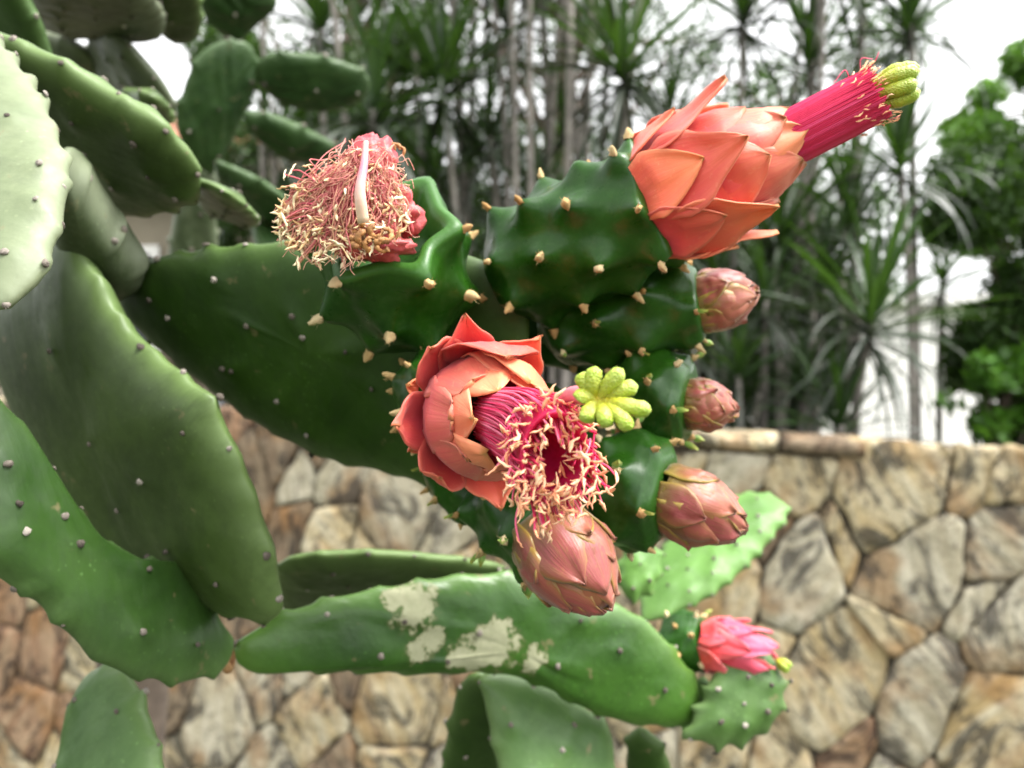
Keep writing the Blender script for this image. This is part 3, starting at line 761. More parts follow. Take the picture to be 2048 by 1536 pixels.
def ray_plane(px, py, p0, nrm):
    d = P(px, py, 1.0) - CAM
    return CAM + d * ((p0 - CAM).dot(nrm) / d.dot(nrm))
def pad(outline, plane, T, mat, parent=None, areoles=None, spacing=0.017, seed=1, scallop=0.0013, ar=0.0011, bend=0.0, ridge=0.0, label=None, edge_ar=True, auto=True, nring=14, flat=0.5, name='pad'):
    """a fleshy pad: outline in photo pixels thrown on a plane given by three (px, py, depth) points, real thickness 2T"""
    parent = parent or cactus
    rr = random.Random(seed)
    A, B, C = [P(*q) for q in plane]
    nrm = (B - A).cross(C - A).normalized()
    if nrm.dot(CAM - A) < 0: nrm = -nrm
    pts = [ray_plane(x, y, A, nrm) for x, y in outline]
    cen = sum(pts, Vector()) / len(pts)
    # principal direction
    u = max(((p - cen) for p in pts), key=lambda q: q.length).normalized(); v = nrm.cross(u)
    p2 = [((p - cen).dot(u), (p - cen).dot(v)) for p in pts]
    for _ in range(3):
        q = []
        for a in range(len(p2)):
            m, n = p2[a], p2[(a + 1) % len(p2)]
            q += [(m[0] * .75 + n[0] * .25, m[1] * .75 + n[1] * .25), (m[0] * .25 + n[0] * .75, m[1] * .25 + n[1] * .75)]
        p2 = q
    _, c0 = area_c(p2)
    N = 120
    p2 = resample(p2, N)
    L = sum(math.hypot(p2[i][0] - p2[i - 1][0], p2[i][1] - p2[i - 1][1]) for i in range(N))
    ne = max(6, int(L / spacing)); off = rr.random()
    out = []; marks = []; base_ = []
    for i in range(N):
        a, b = p2[i - 1], p2[(i + 1) % N]
        tx, ty = b[0] - a[0], b[1] - a[1]; l = math.hypot(tx, ty); nx, ny = ty / l, -tx / l
        if nx * (p2[i][0] - c0[0]) + ny * (p2[i][1] - c0[1]) < 0: nx, ny = -nx, -ny
        ph = (i / N * ne + off) % 1.0; dd = min(ph, 1 - ph) * spacing
        am_ = 1.0 + .6 * math.sin(seed * 3.1 + 2.4 * int(i / N * ne + off))
        k = scallop * am_ * math.exp(-(dd / 0.0026) ** 2) + 0.0006 * noise.noise(Vector((i * 0.2, seed, 0))) * (spacing / .017)
        out.append((p2[i][0] + nx * k, p2[i][1] + ny * k)); base_.append((p2[i][0], p2[i][1]))
        if min(ph, 1 - ph) < ne / N / 2: marks.append((i, nx, ny))
    ext = max(math.hypot(x - c0[0], y - c0[1]) for x, y in out)
    # polar radius for placing the areoles on the faces
    ang = sorted((math.atan2(y - c0[1], x - c0[0]), math.hypot(x - c0[0], y - c0[1])) for x, y in out)
    def s_of(x, y):
        a = math.atan2(y - c0[1], x - c0[0]); best = min(ang, key=lambda q: abs((q[0] - a + math.pi) % (2 * math.pi) - math.pi))
        return math.hypot(x - c0[0], y - c0[1]) / best[1]
    spots = []
    if areoles:
        for (a, b) in areoles:
            q = ray_plane(a, b, A + nrm * T * 0.9, nrm) - cen; spots.append((q.dot(u), q.dot(v), 1))
    if auto:
        k = 0; sp = spacing * 1.25
        for a in range(-12, 13):
            for b in range(-12, 13):
                for side in (1, -1):
                    if side > 0 and areoles: continue
                    x = c0[0] + a * sp + (b % 2) * sp * .5 + rr.uniform(-.12, .12) * sp; y = c0[1] + b * sp * .62 + rr.uniform(-.1, .1) * sp
                    if s_of(x, y) < 0.86: spots.append((x, y, side))
    spots = [q for q in spots if s_of(q[0], q[1]) <= 0.97]
    sd = seed * 11.3; spk = (ar / .0011) ** 2; mound = ar * .75
    def surf(x, y, s, side):
        h = T * max(0.0, 1 - s ** 3.6) ** flat
        w = (noise.noise(Vector((x * 42, y * 42, sd))) * 0.13 + noise.noise(Vector((x * 15, y * 15, sd + side))) * 0.16) * T * (1 - s * s)
        if ridge: w += ridge * T * math.sin(noise.noise(Vector((x * 22, y * 34, sd))) * 13 + y * 420) * (.5 + noise.noise(Vector((x * 30, y * 30, sd + 5)))) * (1 - s ** 4) * 0.5
        for (qx, qy, qs) in spots:
            if qs == side:
                d2 = (x - qx) ** 2 + (y - qy) ** 2
                if d2 < 6.4e-5 * spk: h += mound * math.exp(-d2 / (7.0e-6 * spk)) + mound * .5 * math.exp(-d2 / (2.5e-5 * spk))
        b = bend * ((x - c0[0]) / ext) ** 2 * ext
        return h + w if side > 0 else -(h + w), b
    def world(x, y, h): return cen + u * x + v * y + nrm * h
    V, at = [], []
    for side in (1, -1):
        for r in range(nring):
            if side < 0 and r == 0: continue
            s = math.cos(r / nring * math.pi / 2) ** 0.75
            for (x, y), (x_, y_) in zip(out, base_):
                sk = s ** 9
                X, Y = c0[0] + (x_ - c0[0]) * s + (x - x_) * sk, c0[1] + (y_ - c0[1]) * s + (y - y_) * sk
                h, b = surf(X, Y, s, side)
                V.append(world(X, Y, (0 if r == 0 else h) + b)); at.append(s)
        h, b = surf(c0[0], c0[1], 0, side); V.append(world(c0[0], c0[1], h + b)); at.append(0.0)
    n1 = nring * N + 1
    Fc = grid_faces(nring, N, True) + [((nring - 1) * N + j, (nring - 1) * N + (j + 1) % N, nring * N) for j in range(N)]
    for j in range(N):
        Fc.append((j, n1 + j, n1 + (j + 1) % N, (j + 1) % N))
    Fc += grid_faces(nring - 1, N, True, n1) and [tuple(reversed(q)) for q in grid_faces(nring - 1, N, True, n1)]
    last = n1 + (nring - 2) * N
    Fc += [(last + (j + 1) % N, last + j, last + N) for j in range(N)]
    o = obj(name, V, Fc, mat, parent, origin=world(c0[0], c0[1], 0), attrs={'edge': at})
    if label: o['label'] = label
    if edge_ar:
        for (i, nx, ny) in marks:
            x, y = out[i]; _, b = surf(x, y, 1, 1)
            if rr.random() < 0.12: continue
            put_areole(world(x - nx * ar * .2, y - ny * ar * .2, b + rr.uniform(-.25, .25) * T), u * nx + v * ny, ar, o, rr)
    for (x, y, side) in spots:
        s = s_of(x, y)
        if s > 0.98: continue
        h, b = surf(x, y, s, side)
        put_areole(world(x, y, h + b), nrm * side + Vector((rr.uniform(-.2, .2), 0, 0)), ar * 1.05, o, rr)
    return o

# --- main body pads -------------------------------------------------
pad([(228,560),(240,535),(285,522),(340,510),(420,497),(520,488),(590,488),(640,492),(720,488),(800,490),(880,498),(940,510),(985,530),(1030,565),(1055,620),(1060,690),(1040,770),(1010,850),(960,930),(900,978),(840,962),(760,937),(690,927),(620,900),(540,860),(470,812),(400,762),(340,712),(290,665),(240,620)],
    [(230,570,.255),(1000,550,.205),(620,900,.245)], 0.0065, M['pad_deep'],
    areoles=[(430,560),(340,635),(592,630),(615,672),(470,740),(452,735),(750,775),(615,870),(300,600),(560,800),(700,700),(300,520),(880,780),(810,845),(500,650)], seed=2, label='large dark green pad that carries the flowers', spacing=0.013, ar=0.0011)
pad([(-260,330),(-160,60),(-60,40),(0,85),(50,150),(90,212),(118,285),(138,335),(130,372),(124,420),(112,468),(98,500),(80,545),(72,570),(20,600),(0,612),(-120,650),(-230,560)],
    [(60,100,.20),(60,600,.150),(-150,400,.168)], 0.0055, M['pad_pale'], seed=3, label='pale waxy pad at the left edge', spacing=0.011, ar=0.0010, areoles=[(78,325),(70,395),(5,500),(20,240),(-60,300)])
pad([(-80,40),(0,72),(60,97),(130,128),(220,186),(305,232),(322,250),(352,282),(385,312),(402,365),(396,402),(350,416),(300,430),(250,428),(200,408),(155,372),(118,320),(60,220),(0,130),(-90,110)],
    [(0,90,.215),(390,370,.235),(200,400,.265)], 0.0058, M['pad_olive'], seed=4, spacing=0.014, ar=0.0012, areoles=[(270,285),(150,240),(230,370),(300,350),(350,400)])
pad([(112,470),(150,480),(175,530),(215,590),(235,640),(300,700),(370,760),(420,795),(442,850),(478,920),(502,985),(527,1060),(550,1120),(558,1190),(560,1238),(520,1242),(460,1226),(370,1215),(270,1170),(210,1120),(150,1050),(90,950),(48,850),(12,760),(-25,660),(-10,570),(80,510)],
    [(120,500,.225),(560,1220,.205),(30,800,.265)], 0.0085, M['pad_olive'], seed=5, spacing=0.013, ar=0.0012, areoles=[(110,700),(190,885),(355,870),(240,1020),(340,1100),(430,1170),(290,960),(390,880),(140,560)], flat=0.6)
pad([(-120,720),(0,805),(30,850),(60,902),(100,962),(150,1032),(200,1087),(255,1112),(290,1130),(362,1124),(372,1152),(402,1190),(432,1230),(462,1290),(456,1332),(420,1350),(360,1365),(290,1356),(220,1332),(190,1310),(150,1270),(80,1200),(0,1150),(-160,1060)],
    [(0,820,.185),(450,1310,.225),(0,1150,.175)], 0.0055, M['pad_mid'], seed=6, spacing=0.012, ar=0.0011, areoles=[(150,1090),(110,1195),(280,1265),(390,1290),(45,1065),(120,1035),(290,1140),(10,930),(30,1010)])
pad([(100,330),(130,300),(160,340),(200,395),(240,455),(282,515),(292,555),(262,578),(215,592),(165,545),(118,490),(104,420)],
    [(120,330,.205),(270,560,.245),(110,470,.225)], 0.0105, M['pad_grey'], seed=7, spacing=0.016, ar=0.0014, areoles=[(185,430),(195,385),(225,500)], label='stout woody stem pad')
def cork_ring(px, py, d, r, seed, ax=Vector((1, 0, 0))):
    w, u, v = frame(ax); V = []
    for i in range(5):
        t = i / 4 - 0.5
        for j in range(16):
            a = 2 * math.pi * j / 16; k = r * (1 - 1.2 * t * t) * (1 + .18 * noise.noise(Vector((math.cos(a) * 2, math.sin(a) * 2, seed + i))))
            V.append(P(px, py, d) + w * t * r * 0.7 + (u * math.cos(a) + v * math.sin(a) * 0.8) * k)
    obj('joint_scar', V, grid_faces(5, 16, True), M['cork'], cactus)
cork_ring(243, 566, .250, 0.0046, 1, Vector((.8, 0, .5)))
cork_ring(455, 1318, .228, 0.0042, 2, Vector((1, 0, .1)))
# pale scarred branch
_g = [(470,1290),(520,1250),(580,1222),(660,1197),(760,1178),(850,1160),(960,1148),(1040,1145),(1110,1172),(1180,1208),(1250,1216),(1300,1248),(1340,1290),(1372,1330),(1400,1380),(1410,1440),(1370,1452),(1280,1450),(1210,1432),(1150,1406),(1090,1372),(1020,1348),(960,1340),(870,1345),(760,1345),(680,1336),(600,1340),(520,1345),(475,1335)]
_pl = [(470,1310,.235),(1400,1400,.285),(1000,1150,.262)]
_A, _B, _C = [P(*q) for q in _pl]; _n = (_B - _A).cross(_C - _A).normalized(); _n = _n if _n.dot(CAM - _A) > 0 else -_n
_pts = [ray_plane(x, y, _A, _n) for x, y in _g]
for (x, y, r) in [(830,1215,.010),(795,1200,.006),(860,1280,.006),(985,1295,.0115),(930,1315,.008),(1065,1320,.006),(1000,1255,.004),(835,1305,.005)]:
    SCAR_SPOTS.append((ray_plane(x, y, _A + _n * 0.005, _n), r))
# the scar distances are measured in the pad's own coordinates, so its origin is needed first
def scar_pad():
    o = pad(_g, _pl, 0.0056, None, seed=8, spacing=0.014, ar=0.0011, ridge=0.16, bend=0.0,
            areoles=[(957,1265),(1112,1330),(1238,1300),(1085,1192),(760,1310),(895,1322),(808,1242),(690,1195),(1160,1240),(655,1230),(1330,1380)], label='long green pad with dry silvery scar patches')
    w0 = WLOC[o.name]
    for i, (c, r) in enumerate(SCAR_SPOTS): SCAR_SPOTS[i] = (tuple(c - w0), r)
    o.data.materials.append(scar_material())
scar_pad()
pad([(548,1165),(560,1122),(600,1112),(680,1106),(780,1106),(900,1118),(1000,1130),(1035,1150),(1030,1190),(900,1235),(760,1260),(600,1262),(550,1230)],
    [(560,1120,.270),(1000,1140,.300),(700,1240,.345)], 0.0055, M['pad_olive'], seed=9, ar=0.0011)
pad([(1280,1232),(1285,1190),(1305,1140),(1330,1095),(1380,1040),(1430,1008),(1480,990),(1530,985),(1582,1012),(1560,1052),(1520,1102),(1470,1152),(1420,1190),(1370,1215),(1310,1242)],
    [(1290,1230,.36),(1570,1010,.40),(1350,1060,.40)], 0.005, M['pad_young'], seed=10, spacing=0.011, scallop=0.0018, ar=0.0012, label='pale bright green young pad')
pad([(1240,1130),(1255,1095),(1285,1085),(1312,1095),(1322,1130),(1315,1160),(1290,1190),(1255,1200),(1240,1170)],
    [(1250,1190,.34),(1310,1100,.35),(1245,1100,.35)], 0.0045, M['pad_young'], seed=11, spacing=0.008, scallop=0.0018, ar=0.001, ridge=.3)
pad([(935,1348),(965,1345),(985,1360),(1000,1420),(1008,1500),(1015,1600),(1000,1720),(900,1720),(872,1620),(884,1530),(900,1440),(915,1385)],
    [(945,1345,.285),(960,1600,.315),(890,1500,.30)], 0.005, M['pad_deep'], seed=12, ar=0.0010)
pad([(960,1350),(1000,1340),(1060,1355),(1110,1378),(1165,1412),(1216,1450),(1228,1500),(1225,1600),(1180,1720),(1080,1740),(1020,1650),(995,1520),(975,1430)],
    [(970,1350,.275),(1210,1480,.285),(1050,1650,.262)], 0.0052, M['pad_light'], seed=13, ar=0.0013, areoles=[(1020,1450),(1145,1450),(1120,1500),(1060,1560)])
pad([(1256,1480),(1262,1462),(1285,1455),(1312,1475),(1335,1515),(1350,1570),(1330,1650),(1270,1650),(1250,1560)],
    [(1270,1460,.30),(1300,1600,.31),(1340,1530,.30)], 0.0045, M['pad_deep'], seed=14, ar=0.0010)
pad([(195,1330),(240,1333),(265,1360),(290,1420),(308,1480),(325,1560),(330,1680),(300,1780),(180,1780),(130,1660),(122,1560),(135,1440),(162,1372)],
    [(210,1340,.235),(230,1600,.215),(130,1500,.23)], 0.0055, M['pad_light'], seed=15, ar=0.0011)
pad([(1365,1475),(1395,1430),(1418,1380),(1432,1340),(1462,1315),(1510,1300),(1548,1318),(1566,1370),(1560,1412),(1540,1452),(1490,1482),(1440,1490)],
    [(1380,1470,.275),(1540,1340,.285),(1550,1440,.28)], 0.0048, M['pad_light'], seed=16, spacing=0.009, scallop=0.0022, ar=0.0012, label='small rounded pad with toothed rim in front of the pink flower')
pad([(1345,1430),(1352,1395),(1385,1370),(1420,1365),(1440,1390),(1425,1440),(1390,1460),(1360,1455)],
    [(1350,1440,.29),(1430,1390,.29),(1360,1390,.30)], 0.0042, M['pad_young'], seed=17, spacing=0.009, scallop=0.002, ar=0.001)
pad([(392,378),(400,362),(430,372),(470,395),(508,430),(516,440),(508,450),(470,440),(430,425),(398,405)],
    [(400,370,.250),(510,438,.275),(430,420,.33)], 0.0032, M['pad_olive'], seed=18, spacing=0.012, ar=0.0009)
pad([(-60,-80),(20,-60),(60,20),(85,70),(98,115),(80,130),(40,100),(0,85),(-60,60)],
    [(0,0,.30),(90,100,.31),(-40,90,.33)], 0.006, M['pad_mid'], seed=19)
pad([(30,-40),(90,-60),(200,-50),(290,-30),(325,20),(330,55),(315,72),(280,75),(200,68),(120,60),(60,40)],
    [(50,0,.36),(320,30,.38),(180,60,.42)], 0.007, M['pad_grey'], seed=20)
pad([(295,-60),(360,-70),(400,-20),(405,40),(395,75),(360,85),(325,70),(305,30)],
    [(310,0,.40),(400,20,.41),(350,80,.44)], 0.006, M['pad_olive'], seed=21)
pad([(60,60),(110,70),(170,100),(195,140),(180,175),(140,160),(95,130)],
    [(70,70,.44),(180,150,.46),(120,160,.50)], 0.006, M['pad_grey'], seed=22)
pad([(178,75),(215,60),(250,85),(285,125),(320,165),(345,205),(352,235),(320,225),(280,200),(230,175),(190,140),(175,105)],
    [(190,80,.42),(340,220,.43),(230,180,.47)], 0.006, M['pad_grey'], seed=23)
pad([(240,188),(262,182),(300,190),(330,208),(346,232),(340,245),(300,225),(262,205)],
    [(245,190,.34),(345,235,.35),(300,240,.39)], 0.004, M['pad_olive'], seed=24, ar=.001)
# out of view: the older pads the branches grow from, down to the ground
for i, (ol, pl, T) in enumerate([
    ([(-330,420),(-240,380),(-190,520),(-170,800),(-190,1100),(-280,1300),(-400,1250),(-450,900),(-420,600)], [(-300,420,.20),(-300,1200,.24),(-200,800,.215)], .011),
    ([(-400,1100),(-250,1080),(-160,1300),(-180,1800),(-300,2200),(-450,2150),(-520,1700)], [(-300,1100,.26),(-300,2100,.32),(-200,1600,.28)], .014),
    ([(-470,1900),(-300,1850),(-180,2200),(-200,2900),(-330,3500),(-480,3450),(-560,2700)], [(-300,1900,.32),(-350,3400,.36),(-200,2600,.33)], .018)]):
    pad(ol, pl, T, M['pad_grey'], seed=30 + i, spacing=.02, auto=False)
def woody(pts, r0, r1, parent):
    v, f = tube([curve3(pts, k / 24) for k in range(25)], [lerp(r0, r1, k / 24) * (1 + .08 * noise.noise(Vector((k, 3, 1)))) for k in range(25)], 14)
    obj('trunk', v, f, M['bark_dark'], parent)
woody([Vector((-.30, .34, -.05)), Vector((-.29, .35, .35)), Vector((-.24, .33, .70)), Vector((-.20, .32, 1.0)), P(-380, 3300, .355)], .06, .028, cactus)

# --- rear cactus ------------------------------------------------------
for i, (ol, pl, T, mt) in enumerate([
    ([(395,110),(440,78),(500,82),(515,120),(512,170),(496,215),(470,262),(440,325),(422,350),(385,325),(360,275),(348,235),(362,190),(380,145)], [(450,90,.58),(410,340,.62),(500,200,.615)], .0065, 'pad_ridged'),
    ([(508,135),(525,112),(565,104),(640,110),(700,128),(738,150),(742,178),(715,205),(690,215),(640,222),(590,216),(545,198),(515,165)], [(510,130,.60),(740,160,.64),(620,220,.645)], .007, 'pad_ridged'),
    ([(480,225),(510,222),(560,235),(620,262),(665,285),(680,310),(640,322),(590,325),(545,305),(500,265)], [(485,230,.58),(675,300,.64),(540,310,.625)], .0065, 'pad_ridged'),
    ([(425,325),(455,330),(500,350),(560,385),(600,430),(610,480),(580,500),(540,480),(490,420),(440,365)], [(430,330,.54),(600,470,.60),(480,420,.59)], .0065, 'pad_ridged'),
    ([(395,-30),(470,-60),(540,-40),(560,10),(530,30),(500,60),(470,85),(430,60),(400,20)], [(400,0,.60),(540,0,.62),(470,80,.64)], .009, 'pad_ridged'),
    ([(500,440),(540,450),(590,480),(640,520),(640,560),(580,560),(520,510)], [(505,450,.58),(630,540,.62),(540,540,.56)], .008, 'pad_ridged'),
    ([(400,300),(440,340),(430,420),(440,520),(420,640),(360,660),(330,560),(345,430),(370,340)], [(400,310,.66),(390,650,.72),(340,480,.68)], .012, 'pad_grey')]):
    pad(ol, pl, T, M[mt], parent=rear_cactus, seed=40 + i, spacing=.03, ar=.0022, ridge=(.32 if mt == 'pad_ridged' else .1), scallop=.0025)
woody([Vector((-.55, .95, -.05)), Vector((-.50, .93, .7)), Vector((-.40, .85, 1.4)), P(385, 640, .71)], .07, .02, rear_cactus)

# ================================================================== flowers
def ovary(A, B, prof, parent, seed=1, rows=5, per=8, amp=0.0017, rim=0.0, bendv=None, name='flower', label=None, tuft=True, tuft_r=0.0010, flat=1.0, hollow=False, leafy=0.0, sig=1.0):
    """green tubercled ovary from A (base) to B (flower end); prof = [(t, radius m)]"""
    rr = random.Random(seed)
    w, u, v = frame(B - A)
    Ln = (B - A).length
    nu, nv = 56, 80
    bumps = []
    for i in range(rows):
        t = (i + 0.7) / (rows - 0.15)
        if t > 1.0: t = 1.0
        for j in range(per):
            bumps.append((t + rr.uniform(-.04, .04), 2 * math.pi * (j + (i % 2) * .5) / per + rr.uniform(-.12, .12), rr.uniform(.75, 1.2)))
    def rad(t, a):
        r = interp(prof, t)
        b = 0
        for (bt, ba, k) in bumps:
            da = (a - ba + math.pi) % (2 * math.pi) - math.pi
            dx = da * r; dy = (t - bt) * Ln
            d2 = (dx * dx / (0.0040 ** 2) + dy * dy / (0.0058 ** 2)) / sig ** 2
            if d2 < 9: b += k * math.exp(-d2) * amp + 0.5 * k * amp * math.exp(-d2 * 4)
        b += noise.noise(Vector((math.cos(a) * 2, math.sin(a) * 2, t * 3 + seed))) * 0.0009
        return r + b * min(1, r / 0.004)
    def pos(t, a, r=None):
        r = rad(t, a) if r is None else r
        c = A + w * (Ln * t)
        if bendv is not None: c = c + bendv * (4 * t * (1 - t))
        return c + (u * math.cos(a) + v * math.sin(a) * flat) * r
    V, at = [], []
    for i in range(nu):
        t = i / (nu - 1)
        for j in range(nv):
            a = 2 * math.pi * j / nv
            V.append(pos(t, a)); at.append((0.9 if hollow else .5) if t > 0.97 else max(0, t - .2) * 0.35)
    if hollow:
        for (k, dt) in ((0.86, 0.02), (0.74, -0.04), (0.6, -0.16), (0.35, -0.24), (0.02, -0.26)):
            for j in range(nv):
                a = 2 * math.pi * j / nv
                V.append(A + w * Ln * (1 + dt) + (u * math.cos(a) + v * math.sin(a)) * rad(1, a) * k); at.append(0.9 if dt > -.1 else .3)
        nu += 5
    else:
        for (k, dt) in ((0.8, .012), (0.02, 0.015)):
            for j in range(nv):
                a = 2 * math.pi * j / nv
                V.append(A + w * Ln * (1 + dt) + (u * math.cos(a) + v * math.sin(a)) * rad(1, a) * k); at.append(.4)
        nu += 2
    Fc = grid_faces(nu, nv, True)
    o = obj(name, V, Fc, M['ovary'], parent, origin=A, attrs={'edge': at})
    if label: o['label'] = label
    for (bt, ba, k) in bumps:
        p = pos(bt, ba); e = 0.02
        if not tuft: continue
        du = pos(bt, ba + e) - pos(bt, ba - e); dv = pos(bt + e, ba) - pos(bt - e, ba)
        n = du.cross(dv).normalized()
        if n.dot(u * math.cos(ba) + v * math.sin(ba)) < 0: n = -n
        if tuft and rr.random() < .9: put_areole(p - n * 0.0001, n + w * 0.25, tuft_r, o, rr, True)
        if leafy > 0 and rr.random() < leafy:
            q = Vector((0, 0, 1)).rotation_difference((n + w * 0.7).normalized())
            inst('scale_leaf', SCALE, p + n * 0.0006, o, q, rr.uniform(.8, 1.3))
    return o, (w, u, v)
_V = []; _at = []; _ac = []
for i in range(7):
    t = i / 6
    for j in range(7):
        a = j / 6 * 2 - 1
        r = 0.0011 * math.sin(math.pi * (0.15 + 0.85 * (1 - t))) ** .7 * (1 - t ** 3)
        _V.append(Vector((a * r, 0.0006 * (a * a) + t * t * 0.0006, t * 0.0034))); _at.append(t); _ac.append(a)
SCALE = mesh_from('scale_leaf', _V, grid_faces(7, 7), M['scale_green'], attrs={'along': _at, 'across': _ac})

def petal(O, fr, az, prof, W, mat, parent, wrap=1.0, cup=0.0, name='petal', point=0.6, seed=0, base_w=0.7, keel=0.0, thick=0.00035, skew=0.0, shape=None, fold=0.0):
    """prof = [(t, along axis, radius)] centre line; W half width (m)"""
    w, u, v = fr; rr = random.Random(seed)
    nt, ns = 15, 13
    pa = [(t, a) for t, a, r in prof]; pr = [(t, r) for t, a, r in prof]
    V, al, ac = [], [], []
    for i in range(nt):
        t = i / (nt - 1); a0 = interp(pa, t); r0 = interp(pr, t)
        if shape: ww = W * interp(shape, t)
        else:
            ww = W * (lerp(base_w, 1, min(1, t / .45)) if t < .45 else max(0.0, 1 - ((t - .45) / .55) ** (1.4 + point * 1.4))) 
            if t == 1: ww = W * 0.02
        for j in range(ns):
            s = j / (ns - 1) * 2 - 1
            off = s * ww
            r = max(r0, 0.0008)
            aa = az + wrap * off / max(r, 0.003) + skew * t
            flat_ = (1 - wrap) * off
            rad_ = u * math.cos(aa) + v * math.sin(aa); tan = -u * math.sin(az) + v * math.cos(az)
            rr_ = r0 + cup * s * s * ww - keel * abs(s) ** 1.3 * ww * (0.3 + t)
            wv = noise.noise(Vector((s * 1.5, t * 3, seed * 1.7))) * 0.0010 * (0.3 + t) + noise.noise(Vector((s * 4.5, t * 7, seed * 2.9))) * 0.0003
            V.append(O + w * (a0 - abs(s) ** 2.2 * 0.06 * ww * 3 + fold * abs(s) ** 1.6 * ww) + rad_ * (rr_ + wv) + tan * flat_)
            al.append(t); ac.append(s)
    o = obj(name, V, grid_faces(nt, ns), mat, parent, attrs={'along': al, 'across': ac})
    m = o.modifiers.new('thick', 'SOLIDIFY'); m.thickness = thick; m.offset = -1
    return o

def anther_mesh(seed, mat, L=0.0020, r=0.00024):
    rr = random.Random(seed); b = rr.uniform(-.9, .9); n = 7; pts = []; rad = []
    for i in range(n):
        t = i / (n - 1) - .5
        pts.append(Vector((b * L * (t * t) + rr.uniform(-.05, .05) * L, rr.uniform(-.07, .07) * L, t * L)))
        rad.append(r * (max(0.12, 1 - (abs(t) * 2) ** 2)) * rr.uniform(.6, 1.35))
    v, f = tube(pts, rad, 6)
    v = [Vector((p.x, p.y * 0.65, p.z)) for p in v]
    return mesh_from('anther', v, f, mat)
ANTH = [anther_mesh(k, M['anther'], 0.0021 + 0.0003 * (k % 3)) for k in range(7)]
ANTH_DRY = [anther_mesh(30 + k, M['anther_dry'], 0.0022 + 0.0004 * (k % 3), 0.00026) for k in range(7)]
def put_anther(p, d, parent, rr, lib, sc=1.22):
    q = Vector((0, 0, 1)).rotation_difference(d.normalized()) @ Matrix.Rotation(rr.uniform(0, 6.28), 3, 'Z').to_quaternion()
    inst('anther', rr.choice(lib), p, parent, q, sc * rr.uniform(.75, 1.15))
def filament(pts, r, mat, parent, n=5, k=10):
    v, f = tube([curve3(pts, i / (k - 1)) for i in range(k)], [r * (1.0 if i < k - 2 else .8) for i in range(k)], n, cap=False)
    return obj('filament', v, f, mat, parent)
def stigma_lobe(pts, r, parent, seed):
    k = 14; V, at = [], []
    P_ = [curve3(pts, i / (k - 1)) for i in range(k)]
    rad = []
    for i in range(k):
        t = i / (k - 1)
        q = 0.62 + 0.5 * min(1, t / .55)
        if t > .8: q *= math.sqrt(max(0.02, 1 - ((t - .8) / .2) ** 2))
        rad.append(r * q)
    n = 14
    v, f = tube(P_, rad, n)
    W = []
    for i, p in enumerate(v):
        c = P_[min(i // n, k - 1)] if i < n * k else p
        d = p - c
        nn = noise.noise(p * 1900) * 0.13 + noise.noise(p * 5200) * 0.11
        W.append(c + d * (1 + nn)); at.append(min(1, (i // n) / (k - 1)))
    obj('stigma_lobe', W, f, M['stigma'], parent, attrs={'along': at})

def dir_az(fr, d):                           # azimuth in the flower frame of a world direction
    w, u, v = fr; return math.atan2(d.dot(v), d.dot(u))
RIGHT, UP = Vector((1, 0, 0)), Vector((0, 0, 1))
def scr(deg): return RIGHT * math.cos(R(deg)) + UP * math.sin(R(deg))

# ---- 1. the flower that faces the camera ------------------------------
A = P(870, 775, .206); B = P(943, 822, .174)
fl, _ = ovary(A, B, [(0, .003), (.12, .009), (.4, .0115), (.8, .0115), (1, .0095)], cactus, seed=5, rows=4, per=8, label='open coral flower facing out with splayed pink stamens and lobed stigma')
w_, u_, v_ = frame(P(1062, 862, .138) - P(943, 822, .172)); F1 = (w_, u_, v_); O = P(943, 822, .1735)
rr = random.Random(3)
outer = [(131, 15.0, 1.0), (104, 17.0, 1.0), (52, 16.5, .95), (-4, 16.5, 1.0), (184, 15.5, .95), (232, 13.0, 1.0), (282, 16.5, 1.0), (-38, 15.0, .9), (158, 12.0, .8), (208, 12, .85), (78, 13, .9), (22, 13, .9), (258, 13, .8)]
for i, (deg, tipr, k) in enumerate(outer):
    az = dir_az(F1, scr(deg)); big = i < 8
    petal(O, F1, az, [(0, -.001, .0080), (.3, .0025, .0125), (.65, .0070, .0168), (1, .0100 + rr.uniform(-.001, .002), tipr * 1.22e-3)] if big else [(0, -.004, .008), (.4, -.001, .0125), (1, .002, .0160)],
          (.0064 if big else .0048) * k, M['petal'], fl, wrap=0.10, keel=0, cup=.0, seed=i + 1, point=-.30, name='outer_petal', base_w=.9, fold=.62)
for i in range(7):
    az = 2 * math.pi * i / 7 + .4
    petal(O, F1, az, [(0, 0, .0085), (.25, .0055, .0122), (.6, .014, .0128), (.85, .020, .0098), (1, .0205, .0100)], .0082, M['petal_in'], fl, wrap=.9, seed=20 + i, point=.35)
for i in range(6):
    az = 2 * math.pi * (i + .5) / 6 + .35
    petal(O, F1, az, [(0, .004, .0078), (.35, .012, .0114), (.7, .0205, .0096), (1, .0250, .0068)], .0080, M['petal_in'], fl, wrap=1.0, seed=40 + i, point=.6)
petal(O, F1, dir_az(F1, scr(88)), [(0, .002, .010), (.35, .009, .0140), (.7, .018, .0150), (1, .0215, .0125)], .0098, M['petal'], fl, wrap=.75, seed=61, point=.8, cup=.05)
petal(O, F1, dir_az(F1, scr(60)), [(0, .004, .010), (.35, .011, .0132), (.7, .020, .0120), (1, .0245, .0085)], .0085, M['petal_in'], fl, wrap=.85, seed=62, point=.8)
